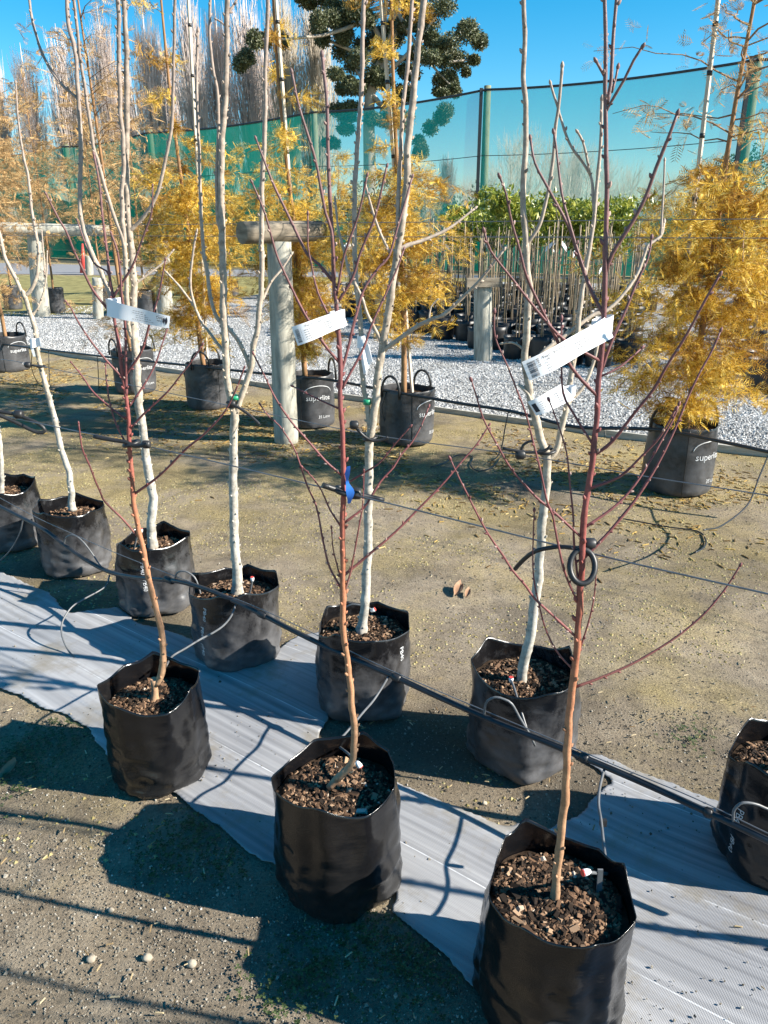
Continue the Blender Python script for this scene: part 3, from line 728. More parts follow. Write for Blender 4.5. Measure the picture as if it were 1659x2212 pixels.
# bare scrub seen through the net
sp_ = []
for i in range(2):
    root = empty('bare_shrub', (0, 0, 0), 'bare whippy shrub seen through the green net', 'shrub', 'bare shrubs behind the net')
    V, Fc = strand_tree(40 + i, 6, 1.6, 110, twig=5); mesh_np('crown', V, Fc, 'bare_twig', root)
    mb = MB(); mb.tube([(0, 0, -.2), (0.05, 0.03, 1.5), (0.1, 0, 4)], [0.07, 0.05, 0.02], 6); mb.build('stem', 'bare_twig', root)
    sp_.append(root)
shr = [(1010, 380), (1065, 330), (1110, 270), (1150, 262), (1195, 290), (1240, 285), (1275, 300), (1320, 320), (1370, 345), (1420, 350), (1460, 370), (1500, 385), (1345, 380), (925, 400), (1590, 330), (20, 430), (90, 420)]
for i, (px, py) in enumerate(shr):
    Y = 46 + (i * 37 % 11) * 0.8
    o = sp_[i] if i < 2 else copy_tree(sp_[i % 2])
    p = at(px, py, Y); o.location = (p.x, Y, 0); s_ = p.z / 5.6; o.scale = (s_ * .9, s_ * .9, s_); o.rotation_euler = (0, 0, i * 2.1)
def leaf_cloud(cs, n, size, rg, droop=0.6, base=None):
    """leaves spread through ellipsoid clumps cs = [(x,y,z,rx,ry,rz)]"""
    P = []; 
    for (x, y, z, rx, ry, rz) in cs:
        d = rg.normal(size=(n, 3)); d /= np.linalg.norm(d, axis=1, keepdims=True)
        r = rg.random((n, 1)) ** 0.45
        P.append(np.array([x, y, z]) + d * r * np.array([rx, ry, rz]))
    P = np.concatenate(P)
    s_ = rg.uniform(0.6, 1.3, len(P)) * size
    V, Fc = scatter(LEAF_V if base is None else base, LEAF_F, P, np.c_[s_, s_ * 0.55, s_], rg)
    return V, Fc
def leafy(name, label, cat, loc, cs, n, size, mat, trunkpts, trunkr, bark, group=None, seed=1, limbs=True):
    root = empty(name, loc, label, cat, group)
    rg = np.random.default_rng(seed)
    mb = MB(); mb.tube(smooth_line(trunkpts, 0.4), list(np.linspace(trunkr, trunkr * .45, len(smooth_line(trunkpts, 0.4)))), 9); mb.build('trunk', bark, root)
    if limbs:
        top = Vector(trunkpts[-1]); mid = Vector(trunkpts[len(trunkpts) // 2])
        for (x, y, z, *_r) in cs[::max(1, len(cs) // 14)]:
            mb = MB()
            e = Vector((x, y, z)); s0 = mid.lerp(top, rg.random()) if z > mid.z else mid
            m1 = s0.lerp(e, 0.5) + Vector((rg.normal(0, .05), 0, -0.06 * (e - s0).length))
            mb.tube(smooth_line([s0, m1, e], (e - s0).length / 6 + .01), None or list(np.linspace(trunkr * .33, trunkr * .08, len(smooth_line([s0, m1, e], (e - s0).length / 6 + .01)))), 6)
            mb.build('limb', bark, root)
    V, Fc = leaf_cloud(cs, n, size, rg)
    mesh_np('crown', V, Fc, mat, root)
    return root
# gum tree: clumps placed where the foliage masses hang
Yg = 58.0; cs = []
rg = np.random.default_rng(3)
for (px, py, rx, rz) in [(545, 125, 24, 30), (575, 80, 20, 24), (705, 20, 40, 30), (760, -30, 60, 45), (830, -70, 80, 60), (900, -30, 60, 50), (960, 30, 40, 35), (985, 75, 38, 35), (1005, 110, 28, 26), (1020, 130, 14, 14), (940, 90, 28, 22),
                         (740, 85, 34, 34), (755, 140, 32, 30), (800, 45, 40, 30), (860, 20, 36, 30), (815, 105, 34, 28), (780, 185, 34, 22), (835, 165, 36, 24), (890, 160, 38, 24), (940, 165, 30, 24), (980, 180, 24, 18), (960, 205, 20, 14), (870, 205, 36, 18),
                         (900, 120, 20, 14), (700, 70, 26, 30), (680, -10, 26, 24), (735, -70, 60, 50), (860, 250, 44, 20), (930, 255, 26, 26), (820, 270, 30, 24), (900, 320, 20, 26), (760, 250, 34, 24), (720, 290, 30, 20), (840, -140, 90, 50), (930, -100, 60, 50), (725, 30, 30, 28), (770, 20, 34, 30), (790, 70, 30, 26), (850, 70, 34, 26), (880, 60, 30, 24), (735, 175, 26, 20), (915, 20, 36, 30)]:
    p = at(px, py, Yg); k = Yg / F * 1.0
    for q in range(3):
        cs.append((p.x + rg.normal(0, rx * .45) * k, Yg + rg.normal(0, 1.6), p.z + rg.normal(0, rz * .45) * k, rx * k * .62, rx * k * .7, rz * k * .55))
gx0 = at(790, 560, Yg).x
leafy('gum_tree', 'big dark green gum tree with hanging leaf clumps behind the net', 'tree', (gx0, Yg, 0), cs, 1300, 0.17, 'gum_leaf',
      [(gx0, Yg, -.2), (gx0 + .3, Yg, 5), at(800, 200, Yg), at(845, 90, Yg), at(850, -20, Yg)], 0.55, 'gum_bark', seed=5)
# dark evergreens behind the right-hand net and low hedge behind the left
p = at(1590, 300, 40); cs = [(p.x + dx, 40 + dy, z, 1.1, 1.1, .9) for dx, dy, z in [(-1.3, 0, 1.3), (0, 0, 1.6), (1.2, .4, 1.4), (-.8, .5, 2.9), (.5, -.3, 3.2), (1.6, 0, 2.7), (.2, .3, 4.4), (1.0, 0, 4.7), (-.4, 0, 3.8), (2.4, 0, 3.9), (2.2, .2, 2.0), (3.2, .2, 3.0), (3.0, 0, 1.5)]]
leafy('evergreen_bush', 'rounded dark green bush behind the net by the right post', 'bush', (p.x, 40, 0), cs, 700, 0.16, 'bush_leaf', [(p.x, 40, -.1), (p.x, 40, 1.5), (p.x + .1, 40, 3)], 0.12, 'gum_bark', seed=8)
for i, (px, py, Y) in enumerate([(1000, 400, 60), (960, 410, 58)]):
    p = at(px, py, Y); cs = [(p.x + rg.normal(0, 2.2), Y + rg.normal(0, 1), abs(rg.normal(p.z * .5, 1.0)) + .4, 1.5, 1.2, .9) for _ in range(12)]
    leafy('evergreen_bush', ['low green bush seen through the net beside the steel batten', 'low green bush seen through the net below the gum tree'][i], 'bush', (p.x, Y, 0), cs, 260, 0.25, 'bush_leaf', [(p.x, Y, -.1), (p.x, Y, 1), (p.x, Y, 2)], 0.1, 'gum_bark', seed=20 + i)
# distant wooded rise
xs = np.linspace(-260, 260, 90); V = []
for j, yy in enumerate((150, 190, 260)):
    for x in xs:
        V.append((x, yy + 6 * math.sin(x * .05), -1 if j == 0 else (6.5 if j == 1 else 9) + 2.2 * noise.noise(Vector((x * .03, yy * .02, 0))) + 1.2 * noise.noise(Vector((x * .2, yy, 0)))))
Fc = [[j * 90 + i, j * 90 + i + 1, (j + 1) * 90 + i + 1, (j + 1) * 90 + i] for j in range(2) for i in range(89)]
tag(mesh_np('hills', V, Fc, 'hill', smooth=True), kind='structure')

# ================================================================== PLANTER BAGS
def smooth01(a, b_, x):
    t = min(1, max(0, (x - a) / (b_ - a))); return t * t * (3 - 2 * t)
class BagShape:
    """soft plastic bag: gusseted foot, belly, folded polygonal rim"""
    def __init__(self, R, H, seed, corners=8, flop=0.028, foot=0.05, wr=0.004, tilt=0.0, topscale=1.0):
        r = random.Random(seed)
        self.R, self.H, self.wr, self.foot = R, H, wr, foot
        self.a0 = r.uniform(0, 6.28)
        off = r.uniform(0, 6.28); self.ca = sorted(((off + 2 * math.pi * (i + r.uniform(-.28, .28)) / corners) % (2 * math.pi)) for i in range(corners))
        self.cr = [R * topscale * r.uniform(0.97, 1.08) for _ in self.ca]
        self.ch = [r.uniform(-0.4, 1.0) * flop for _ in self.ca]
        self.sd = Vector((r.uniform(0, 50), r.uniform(0, 50), 0)); self.tilt = tilt
        self.sag = flop * 0.35
    def rim(self, th):
        th %= 2 * math.pi; n = len(self.ca)
        for i in range(n):
            a, b_ = self.ca[i], self.ca[(i + 1) % n]
            span = (b_ - a) % (2 * math.pi); d = (th - a) % (2 * math.pi)
            if d <= span + 1e-9:
                t = d / span; r0, r1 = self.cr[i], self.cr[(i + 1) % n]
                x = r0 * r1 * math.sin(span) / (r0 * math.sin(d) + r1 * math.sin(span - d) + 1e-9)
                h = self.ch[i] * (1 - t) + self.ch[(i + 1) % n] * t - self.sag * math.sin(math.pi * t)
                rr = 0.65 * x + 0.35 * (r0 * (1 - t) + r1 * t)
                return rr, self.H + h + self.tilt * math.cos(th - self.a0)
    def pt(self, th, v, inset=0.0):
        rr, zt = self.rim(th)
        z = v * zt
        body = self.R * (1.0 + 0.03 * math.sin(math.pi * min(v * 1.2, 1)))
        body *= 1 + self.foot * math.cos(4 * (th - self.a0)) * (1 - min(1, v * 2.2)) ** 1.5
        if v < 0.10: body *= 0.94 + 0.06 * math.sqrt(max(0, 1 - (1 - v / 0.10) ** 2))
        k = smooth01(0.62, 1.0, v)
        r = body * (1 - k) + rr * k
        d = Vector((math.cos(th), math.sin(th), 0))
        w = 1.4 * (0.35 - abs(noise.noise(Vector((d.x * 1.6, d.y * 1.6, z * 15 + d.x * 1.5)) + self.sd))) + 0.7 * noise.noise(Vector((d.x * 4, d.y * 4, z * 42)) + self.sd)
        q = noise.noise(Vector((d.x * 3, d.y * 3, z * 4)) + self.sd * 2)
        r += self.wr * (w * (1.9 - 1.75 * v) + 1.9 * q * (1 - 0.7 * k) )
        return Vector((d.x * (r - inset), d.y * (r - inset), z))

def make_bag(root, c, sh, mat, soil=0.06, chips=700, n=80, nv=34, chipsize=0.0056, soilmat='soil'):
    c = Vector(c)
    mb = MB(); V = []
    for j in range(nv + 1):
        v = (j / nv)
        for i in range(n): V.append(c + sh.pt(2 * math.pi * i / n, v))
    zs = sh.H - soil
    for j in range(9):
        for i in range(n):
            th = 2 * math.pi * i / n; zt = sh.rim(th)[1]
            v = 1 - (1 - (zs - 0.02) / zt) * j / 8
            V.append(c + sh.pt(th, v, 0.0014) + (Vector((0, 0, 0.0005)) if j == 0 else Vector()))
    rows = nv + 10
    Fc = [[j * n + i, j * n + (i + 1) % n, (j + 1) * n + (i + 1) % n, (j + 1) * n + i] for j in range(rows - 1) for i in range(n)]
    mb.add(V, Fc, True)
    mb.add(V[:n], [list(range(n))[::-1]], False)
    bag = mb.build('planter_bag', mat, root)
    # potting mix
    mb = MB(); V = [c + Vector((0, 0, zs + 0.006))]
    for k in range(1, 11):
        for i in range(n):
            th = 2 * math.pi * i / n
            e = sh.pt(th, zs / sh.rim(th)[1], 0.003)
            p = e * (k / 10); zz = zs + 0.010 * (1 - (k / 10) ** 2) + 0.006 * noise.noise(Vector((p.x * 30, p.y * 30, sh.sd.x)))
            V.append(c + Vector((p.x, p.y, zz)))
    Fc = [[0, 1 + i, 1 + (i + 1) % n] for i in range(n)] + [[1 + (k * n) + i, 1 + ((k + 1) * n) + i, 1 + ((k + 1) * n) + (i + 1) % n, 1 + k * n + (i + 1) % n] for k in range(9) for i in range(n)]
    mb.add(V, Fc, True); so = mb.build('potting_mix', soilmat, root)
    if chips:
        rg = np.random.default_rng(int(sh.sd.x * 100) + 1)
        r = np.sqrt(rg.random(chips)) * sh.R * 0.87; a = rg.uniform(0, 6.283, chips)
        s_ = rg.lognormal(math.log(chipsize), 0.40, chips).clip(0.003, 0.017)
        big = np.c_[s_, s_ * rg.uniform(0.3, 0.65, chips), s_ * rg.uniform(0.12, 0.35, chips)]
        P = np.c_[r * np.cos(a) + c.x, r * np.sin(a) + c.y, c.z + zs + 0.010 * (1 - (r / sh.R) ** 2) + rg.uniform(0.0, 0.006, chips)]
        ax = rg.normal(0, 0.35, (chips, 2)); yaw = rg.uniform(0, 6.283, chips)
        cz, sz = np.cos(yaw), np.sin(yaw); cx_, sx_ = np.cos(ax[:, 0]), np.sin(ax[:, 0]); cy_, sy_ = np.cos(ax[:, 1]), np.sin(ax[:, 1])
        Rz = np.zeros((chips, 3, 3)); Rz[:, 0, 0] = cz; Rz[:, 0, 1] = -sz; Rz[:, 1, 0] = sz; Rz[:, 1, 1] = cz; Rz[:, 2, 2] = 1
        Rx = np.zeros((chips, 3, 3)); Rx[:, 0, 0] = 1; Rx[:, 1, 1] = cx_; Rx[:, 1, 2] = -sx_; Rx[:, 2, 1] = sx_; Rx[:, 2, 2] = cx_
        Ry = np.zeros((chips, 3, 3)); Ry[:, 1, 1] = 1; Ry[:, 0, 0] = cy_; Ry[:, 0, 2] = sy_; Ry[:, 2, 0] = -sy_; Ry[:, 2, 2] = cy_
        V, Fc = scatter(BOX_V, BOX_F, P, big, rg, Rz @ Rx @ Ry)
        ch = mesh_np('bark_chips', V, Fc, 'chip', so); ch['kind'] = 'stuff'
    return bag

def bag_text(bag, c, sh, s, size, th, z, mat='print_white', vertical=False, lift=0.0022):
    """lettering laid on the bag's side, centred at angle th and height z"""
    v, f, w = text_geo(s, size)
    c = Vector(c); out = []
    for x, y in v:
        if vertical: dx, dz = y - size * 0.35, -(x - w / 2)
        else: dx, dz = x - w / 2, y - size * 0.35
        t = th + dx / sh.R
        zt = sh.rim(t)[1]
        p = sh.pt(t, (z + dz) / zt)
        out.append(c + p + Vector((math.cos(t), math.sin(t), 0)) * lift)
    mb = MB(); mb.add(out, f, False)
    return mb.build('lettering', mat, bag)
def face_ang(c, turn=0.0):
    """angle of the side of a bag that faces the camera, turned by so many radians to the right"""
    return math.atan2(-c[1], -c[0]) + turn

# ================================================================== FRUIT TREES
class Tree:
    def __init__(self, root, Y, seed, twigmat, trunkmat, budmat=None):
        self.root, self.Y, self.r = root, Y, random.Random(seed)
        self.tm, self.km = twigmat, trunkmat
        self.known = []
    def stem(self, pts, w0, w1, dy=None, name='branch', mat=None, buds=True, knob=0.10, zig=1.0, flare=None):
        r = self.r
        dy0 = 0.0
        if self.known and name != 'trunk':
            x, y = pts[0]
            dy0 = min(self.known, key=lambda k: (k[0] - x) ** 2 + (k[1] - y) ** 2)[2]
        L = sum(math.dist(a, b_) for a, b_ in zip(pts, pts[1:]))
        Lw = L / F * self.Y
        if dy is None:
            span = abs(pts[-1][0] - pts[0][0]) / F * self.Y
            dy = dy0 + r.choice((-1, 1)) * (0.35 * span + 0.06 * Lw) * r.uniform(.5, 1.1)
        acc = 0; P = []; prev = pts[0]
        for q in pts:
            acc += math.dist(prev, q); prev = q
            t = acc / L; d = dy0 + (dy - dy0) * t
            self.known.append((q[0], q[1], d)); P.append(at(q[0], q[1], self.Y + d))
        # denser record for later joins
        for a, b_ in zip(list(zip(pts, P)), list(zip(pts[1:], P[1:]))):
            for t in (.25, .5, .75):
                self.known.append((a[0][0] * (1 - t) + b_[0][0] * t, a[0][1] * (1 - t) + b_[0][1] * t, (a[1].y * (1 - t) + b_[1].y * t) - self.Y))
        k = self.Y * 1.02 / F / 2
        C = smooth_line(P, 0.012)
        n = len(C); rad = []
        ph = r.uniform(0, 50)
        for i, p in enumerate(C):
            t = i / (n - 1)
            w = (w0 * (1 - t) ** 1.15 + w1 * (1 - (1 - t) ** 1.15)) * k
            w *= 1 + knob * noise.noise(Vector((ph, i * 0.35, 0))) 
            if flare and t < flare[0]: w *= 1 + flare[1] * (1 - t / flare[0]) ** 2
            w *= 1 + 0.13 * max(0, math.sin(i * 0.012 * 2 * math.pi / 0.055 + ph)) ** 8
            rad.append(w)
            jit = min(w * 0.45, 0.004) * zig
            C[i] = p + Vector((noise.noise(Vector((ph, i * .22, 7))), noise.noise(Vector((ph, i * .22, 17))), 0)) * jit
        mb = MB()
        mb.tube(C, rad, 10 if w0 > 9 else 7)
        nb = 0
        if buds:
            # nodes: swollen scars and pointed buds on alternating sides
            step = max(2, int(0.028 / max(1e-3, (C[1] - C[0]).length))) if n > 4 else 99
            for i in range(r.randrange(1, step + 1), n - 1, step):
                tdir = (C[min(i + 1, n - 1)] - C[i - 1]).normalized()
                a = r.uniform(0, 6.28); side = tdir.orthogonal().normalized()
                side = (Matrix.Rotation(a, 3, tdir) @ side)
                w = rad[i]
                bs = max(0.0019, min(0.0036, w * 0.8)) * r.uniform(.7, 1.3)
                m0 = len(mb.f); mb.blob(C[i] + side * (w * 0.95 + bs * .4), bs, (tdir * 1.0 + side * .8), 1.7, 5)
                if w < 0.0042 and r.random() < .45: mb.m[m0:] = [1] * (len(mb.f) - m0)
                if r.random() < .5: rad_i = w
            tip = (C[-1] - C[-2]).normalized()
            mb.blob(C[-1] + tip * .002, max(0.0028, rad[-1] * 1.35), tip, 1.8, 6)
        mm_ = mat or (self.km if name == 'trunk' else self.tm)
        return mb.build(name, [mm_, 'bud'], self.root)

def potted(name, label, base, R, H, seed, bagmat_, corners, flop=0.028, soil=0.06, chips=700, cat='potted tree', **kw):
    root = empty(name, (base[0], base[1], float(hgt(base[0], base[1])) + 0.012), label, cat, kw.get('group'))
    sh = BagShape(R, H, seed, corners, flop, kw.get('foot', .05), kw.get('wr', .0062), kw.get('tilt', 0.0), kw.get('topscale', 1.0))
    c = root.location.copy()
    bag = make_bag(root, c, sh, bagmat_, soil, chips, kw.get('n', 80), kw.get('nv', 34))
    return root, sh, bag, c
def mid(*p): return Vector((sum(a[0] for a in p) / len(p), sum(a[1] for a in p) / len(p), 0))

A_POS = [mid(gp(340, 1655), gp(337, 1500, .31)), mid(gp(735, 1905), gp(727, 1680, .31)), gp(1203, 1915, .335).xy.to_3d()]
B_POS = [mid(gp(20, 1165), gp(20, 1070, .31)), mid(gp(165, 1215), gp(155, 1112, .31)), mid(gp(340, 1295), gp(335, 1180, .31)), mid(gp(510, 1400), gp(512, 1272, .31)),
         mid(gp(785, 1505), gp(785, 1350, .31)), mid(gp(1125, 1620), gp(1135, 1455, .31)), mid(gp(1690, 1860), gp(1690, 1640, .31))]

# ---- front row: red-barked peach trees
ra, sa, ba, ca = potted('potted_peach_tree', 'peach', A_POS[0], 0.146, 0.300, 3, 'bag_black', 7, 0.035, 0.065, 2300)
ra['label'] = 'peach tree with logo printed tag, in black bag beside the clover shade'
T = Tree(ra, ca.y, 1, 'peach_twig', 'peach_bark')
mb = MB(); k = ca.y * 1.02 / F / 2
T.stem([(333, 1520), (335, 1495), (333, 1466)], 18, 16, 0, 'trunk', buds=False, flare=(.5, .35)).name = 'rootstock'
T.stem([(337, 1480), (345, 1466), (351, 1441), (352, 1401), (347, 1361), (333, 1301), (320, 1244), (310, 1191), (302, 1157), (290, 1101), (285, 1042), (280, 959), (277, 892), (267, 825), (257, 749), (247, 685), (245, 642), (238, 602), (233, 552), (230, 533), (222, 467), (217, 417), (210, 373), (203, 335)], 17, 4, 0, 'trunk', knob=.16)
for pts, a, b_, *d in [
    ([(297, 1158), (262, 1118), (227, 1084), (217, 1065), (193, 1005), (177, 965), (170, 915)], 5, 3),
    ([(292, 1066), (347, 1025), (397, 975), (443, 935), (483, 892), (507, 849), (527, 795)], 6, 3),
    ([(280, 928), (313, 892), (363, 845), (397, 802), (420, 772), (437, 745)], 5, 2.6),
    ([(272, 905), (237, 879), (200, 845), (177, 812), (155, 784)], 5, 2.6),
    ([(280, 969), (253, 922), (238, 875), (230, 825), (228, 789)], 4.5, 2.6),
    ([(266, 818), (233, 782), (200, 742), (173, 702), (153, 665), (143, 652)], 5, 2.6),
    ([(278, 880), (317, 822), (337, 782), (353, 735), (362, 709)], 5, 2.8),
    ([(270, 812), (300, 769), (317, 725), (323, 702), (343, 635), (357, 562)], 6, 3),
    ([(245, 642), (268, 605), (290, 565), (310, 510), (327, 460), (330, 403)], 5.5, 3),
    ([(246, 680), (230, 665), (200, 625), (180, 585), (160, 542), (143, 500), (127, 473), (100, 420)], 6, 3.4),
    ([(238, 600), (230, 585), (207, 572), (190, 542), (167, 477)], 4, 2.4),
    ([(272, 856), (273, 775), (270, 692), (263, 642), (260, 592), (253, 542), (240, 505)], 7, 4)]:
    T.stem(pts, a, b_, *(d or [None]))
# ---- second peach
rb, sb_, bb, cb = potted('potted_peach_tree', 'peach tree with blue taped tie, in black bag between the two other peaches', A_POS[1], 0.157, 0.318, 8, 'bag_black', 8, 0.03, 0.06, 2600)
T = Tree(rb, cb.y, 2, 'peach_twig', 'peach_bark')
T.stem([(712, 1702), (722, 1688), (736, 1674), (746, 1664)], 21, 17, 0, 'trunk', buds=False).name = 'rootstock'
T.stem([(728, 1684), (745, 1668), (756, 1654), (764, 1626), (765, 1567), (758, 1501), (750, 1434), (743, 1367), (740, 1301), (740, 1234), (740, 1151), (741, 1084), (741, 1042), (740, 942), (736, 875), (735, 809), (733, 749), (728, 699), (726, 652), (721, 592), (720, 542), (715, 467), (711, 383), (708, 300), (705, 200), (698, 143), (696, 120)], 18, 6, 0, 'trunk', knob=.14)
for pts, a, b_, *d in [
    ([(741, 1244), (786, 1207), (826, 1174), (873, 1131), (916, 1087), (953, 1049), (993, 1002), (1030, 959), (1056, 919)], 7, 3.4),
    ([(738, 1272), (713, 1227), (700, 1177), (690, 1124), (680, 1084), (666, 1055), (650, 1009), (633, 965), (603, 919), (583, 902), (563, 875)], 5.5, 2.8),
    ([(737, 1255), (720, 1187), (716, 1141)], 4, 2.6),
    ([(744, 1278), (760, 1224), (771, 1161), (783, 1091), (786, 1019)], 4.5, 2.6),
    ([(738, 1140), (713, 1101), (696, 1062), (676, 1032), (653, 1009)], 4.5, 2.8),
    ([(743, 1130), (786, 1097), (800, 1075), (823, 1039), (850, 1009), (866, 982), (890, 955), (910, 919), (926, 879)], 6, 3),
    ([(744, 1047), (780, 1025), (820, 999), (853, 959), (886, 922)], 5, 2.8),
    ([(738, 1026), (706, 999), (673, 962), (630, 912), (596, 862), (570, 809), (548, 765)], 6, 3),
    ([(737, 885), (686, 862), (633, 835)], 5, 2.8),
    ([(734, 783), (700, 742), (666, 692), (636, 635), (610, 579), (596, 545), (573, 463), (545, 395)], 7, 3.4),
    ([(723, 612), (690, 572), (663, 548), (636, 493), (596, 410), (570, 345), (553, 300)], 7, 4),
    ([(722, 605), (716, 500), (703, 460), (686, 367), (666, 293), (643, 220), (630, 157)], 7, 4.5),
    ([(728, 655), (760, 602), (776, 553), (793, 510), (810, 467), (836, 360)], 6, 4),
    ([(727, 640), (743, 553), (773, 467), (793, 380)], 5, 4),
    ([(736, 808), (752, 750), (766, 692), (786, 625), (820, 575), (840, 553), (866, 467), (891, 383)], 6.5, 4),
    ([(739, 840), (780, 762), (806, 695), (833, 635), (860, 575), (872, 540)], 6, 3.6),
    ([(727, 715), (686, 632), (673, 569), (666, 530), (665, 463)], 5, 3)]:
    T.stem(pts, a, b_, *(d or [None]))
# ---- third peach, nearest the pipe's drip stake
rc, sc_, bc, cc = potted('potted_peach_tree', 'peach tree with priced tag and ring tie, in black bag holding a drip stake', A_POS[2], 0.149, 0.335, 15, 'bag_black', 8, 0.04, 0.055, 3000, n=96)
T = Tree(rc, cc.y, 3, 'peach_twig', 'peach_bark')
T.stem([(1198, 1940), (1200, 1925), (1203, 1886), (1213, 1793), (1221, 1709), (1226, 1626), (1229, 1551), (1234, 1501), (1243, 1434), (1249, 1351), (1253, 1284), (1258, 1211), (1259, 1151), (1266, 1084), (1269, 1069), (1276, 1025), (1283, 959), (1291, 859), (1298, 775), (1304, 692), (1306, 625), (1308, 542), (1309, 500), (1311, 400), (1309, 317), (1308, 233), (1306, 187), (1308, 117), (1308, 50), (1304, -60)], 24, 7, 0, 'trunk', knob=.14, flare=(.05, .2))
for pts, a, b_, *d in [
    ([(1310, 225), (1319, 183), (1324, 100), (1329, 33), (1337, -50)], 8, 6),
    ([(1310, 240), (1319, 223), (1349, 173), (1369, 130), (1386, 103)], 6, 4.5), ([(1306, 165), (1296, 148), (1288, 133)], 6, 5), ([(1321, 200), (1328, 175), (1334, 147)], 5, 4.5),
    ([(1242, 1485), (1306, 1461), (1366, 1434), (1423, 1401), (1473, 1367), (1523, 1324), (1563, 1277), (1589, 1237), (1598, 1222)], 7, 4, .05),
    ([(1246, 1378), (1199, 1334), (1156, 1294), (1136, 1267), (1106, 1231), (1090, 1204), (1053, 1151), (1026, 1101), (1013, 1075), (993, 1035), (973, 992)], 7, 3.2),
    ([(1241, 1450), (1203, 1407), (1176, 1351), (1156, 1267), (1151, 1201), (1154, 1104)], 5, 3),
    ([(1243, 1432), (1269, 1351), (1283, 1291), (1288, 1234)], 5, 3),
    ([(1250, 1305), (1219, 1234), (1203, 1161), (1193, 1111), (1183, 1089), (1169, 1025), (1153, 959), (1136, 895), (1116, 842), (1098, 795), (1070, 729), (1068, 675)], 6, 3),
    ([(1258, 1162), (1216, 1124), (1183, 1094), (1156, 1072), (1106, 1015), (1073, 959), (1043, 902), (1030, 859), (1018, 822)], 6.5, 3.2),
    ([(1252, 1290), (1240, 1184), (1238, 1111), (1231, 1042), (1223, 975), (1203, 909), (1186, 865)], 6, 3),
    ([(1259, 1208), (1306, 1161), (1339, 1121), (1369, 1084), (1393, 1049), (1426, 992), (1459, 925), (1486, 859), (1513, 802), (1536, 762), (1556, 715)], 8, 4),
    ([(1262, 1140), (1306, 1111), (1339, 1084), (1373, 1045), (1406, 992), (1453, 909), (1466, 875)], 7, 4),
    ([(1272, 1056), (1339, 1029), (1389, 982), (1426, 942), (1459, 885)], 7, 4),
    ([(1281, 985), (1323, 952), (1373, 889), (1413, 839), (1439, 792), (1476, 735), (1509, 675), (1533, 632), (1554, 595)], 8, 4.5),
    ([(1283, 965), (1239, 895), (1216, 849), (1213, 775), (1213, 689)], 6, 3.5),
    ([(1292, 857), (1249, 812), (1223, 775), (1196, 719), (1173, 675), (1139, 599), (1123, 542), (1106, 483), (1093, 417), (1080, 383)], 8, 4),
    ([(1298, 780), (1263, 762), (1216, 732), (1168, 680), (1106, 602), (1060, 542), (1046, 500)], 7, 4),
    ([(1305, 682), (1279, 632), (1253, 565), (1229, 493), (1186, 410), (1156, 353), (1146, 300)], 8, 5),
    ([(1308, 590), (1323, 547), (1366, 480), (1396, 423), (1419, 360), (1443, 300), (1463, 247)], 9, 6),
    ([(1298, 805), (1319, 745), (1346, 682), (1369, 625), (1399, 559), (1407, 515)], 7, 4.5),
    ([(1299, 812), (1339, 792), (1386, 752)], 5, 3.5),
    ([(1268, 603), (1249, 547), (1229, 480), (1213, 417), (1201, 317), (1196, 287)], 6, 4.5)]:
    T.stem(pts, a, b_, *(d or [None]))
# a fourth peach stands just outside the picture; its shadow falls across the mat
o = copy_tree(ra); o.location = (1.02, 0.86, o.location.z); o.rotation_euler = (0, 0, 0.0); o['label'] = 'peach tree in black bag at the end of the row past the priced one'

# ---- back row: fruit trees with whitewashed stems
def brow(i, label, R, H, seed, corners, mat='bag_dusty', **kw):
    return potted('potted_fruit_tree', label, B_POS[i], R, H, seed, mat, corners, kw.pop('flop', .03), kw.pop('soil', .055), kw.pop('chips', 1300), **kw)
r0, s0, b0, c0 = brow(0, 'sapling', 0.165, 0.32, 21, 8)
r0['label'] = 'whitewashed sapling in a dusty bag at the row end beside the leaning one'
T = Tree(r0, c0.y, 10, 'pale_bark', 'painted_bark')
T.stem([(3, 1066), (3, 1020), (0, 965), (-12, 880), (-22, 780), (-28, 690), (-40, 600)], 11, 7, 0, 'trunk', flare=(.08, .5))
for pts, a, b_ in [([(-40, 602), (-25, 540), (-15, 450), (-18, 350), (-30, 240)], 7, 3), ([(-40, 602), (-58, 540), (-70, 440), (-66, 300)], 7, 3)]: T.stem(pts, a, b_)
r1, s1, b1, c1_ = brow(1, 'leaning whitewashed sapling in a black bag with a small folded white tag', 0.163, 0.312, 22, 9)
T = Tree(r1, c1_.y, 11, 'pale_bark', 'painted_bark')
T.stem([(157, 1102), (155, 1085), (150, 1025), (130, 959), (113, 885), (97, 825), (83, 769), (78, 722), (67, 682), (52, 639)], 14, 9, 0, 'trunk', flare=(.06, .5))
for pts, a, b_ in [([(53, 641), (37, 609), (13, 562), (5, 530), (-8, 470), (-12, 380), (-20, 250)], 8, 4), ([(54, 640), (67, 625), (80, 592), (83, 542), (80, 517), (70, 460), (60, 383), (47, 317), (40, 267), (34, 180)], 8, 3.4),
                   ([(66, 684), (80, 668), (92, 640), (100, 600), (102, 545)], 5, 2.6), ([(97, 600), (95, 560), (90, 500)], 3.5, 2.4)]: T.stem(pts, a, b_)
r2, s2, b2, c2_ = brow(2, 'many stemmed whitewashed tree in a grey dusted bag behind the logo tagged peach', 0.162, 0.305, 23, 7, flop=.045)
T = Tree(r2, c2_.y, 12, 'pale_bark', 'painted_bark')
T.stem([(328, 1192), (330, 1180), (327, 1151), (331, 1084), (327, 1059), (317, 992), (303, 892), (298, 842), (293, 759), (287, 692), (290, 630), (285, 560), (277, 467), (272, 367), (275, 267), (273, 167), (273, 100), (268, 0), (262, -90)], 21, 8, 0, 'trunk', flare=(.05, .3))
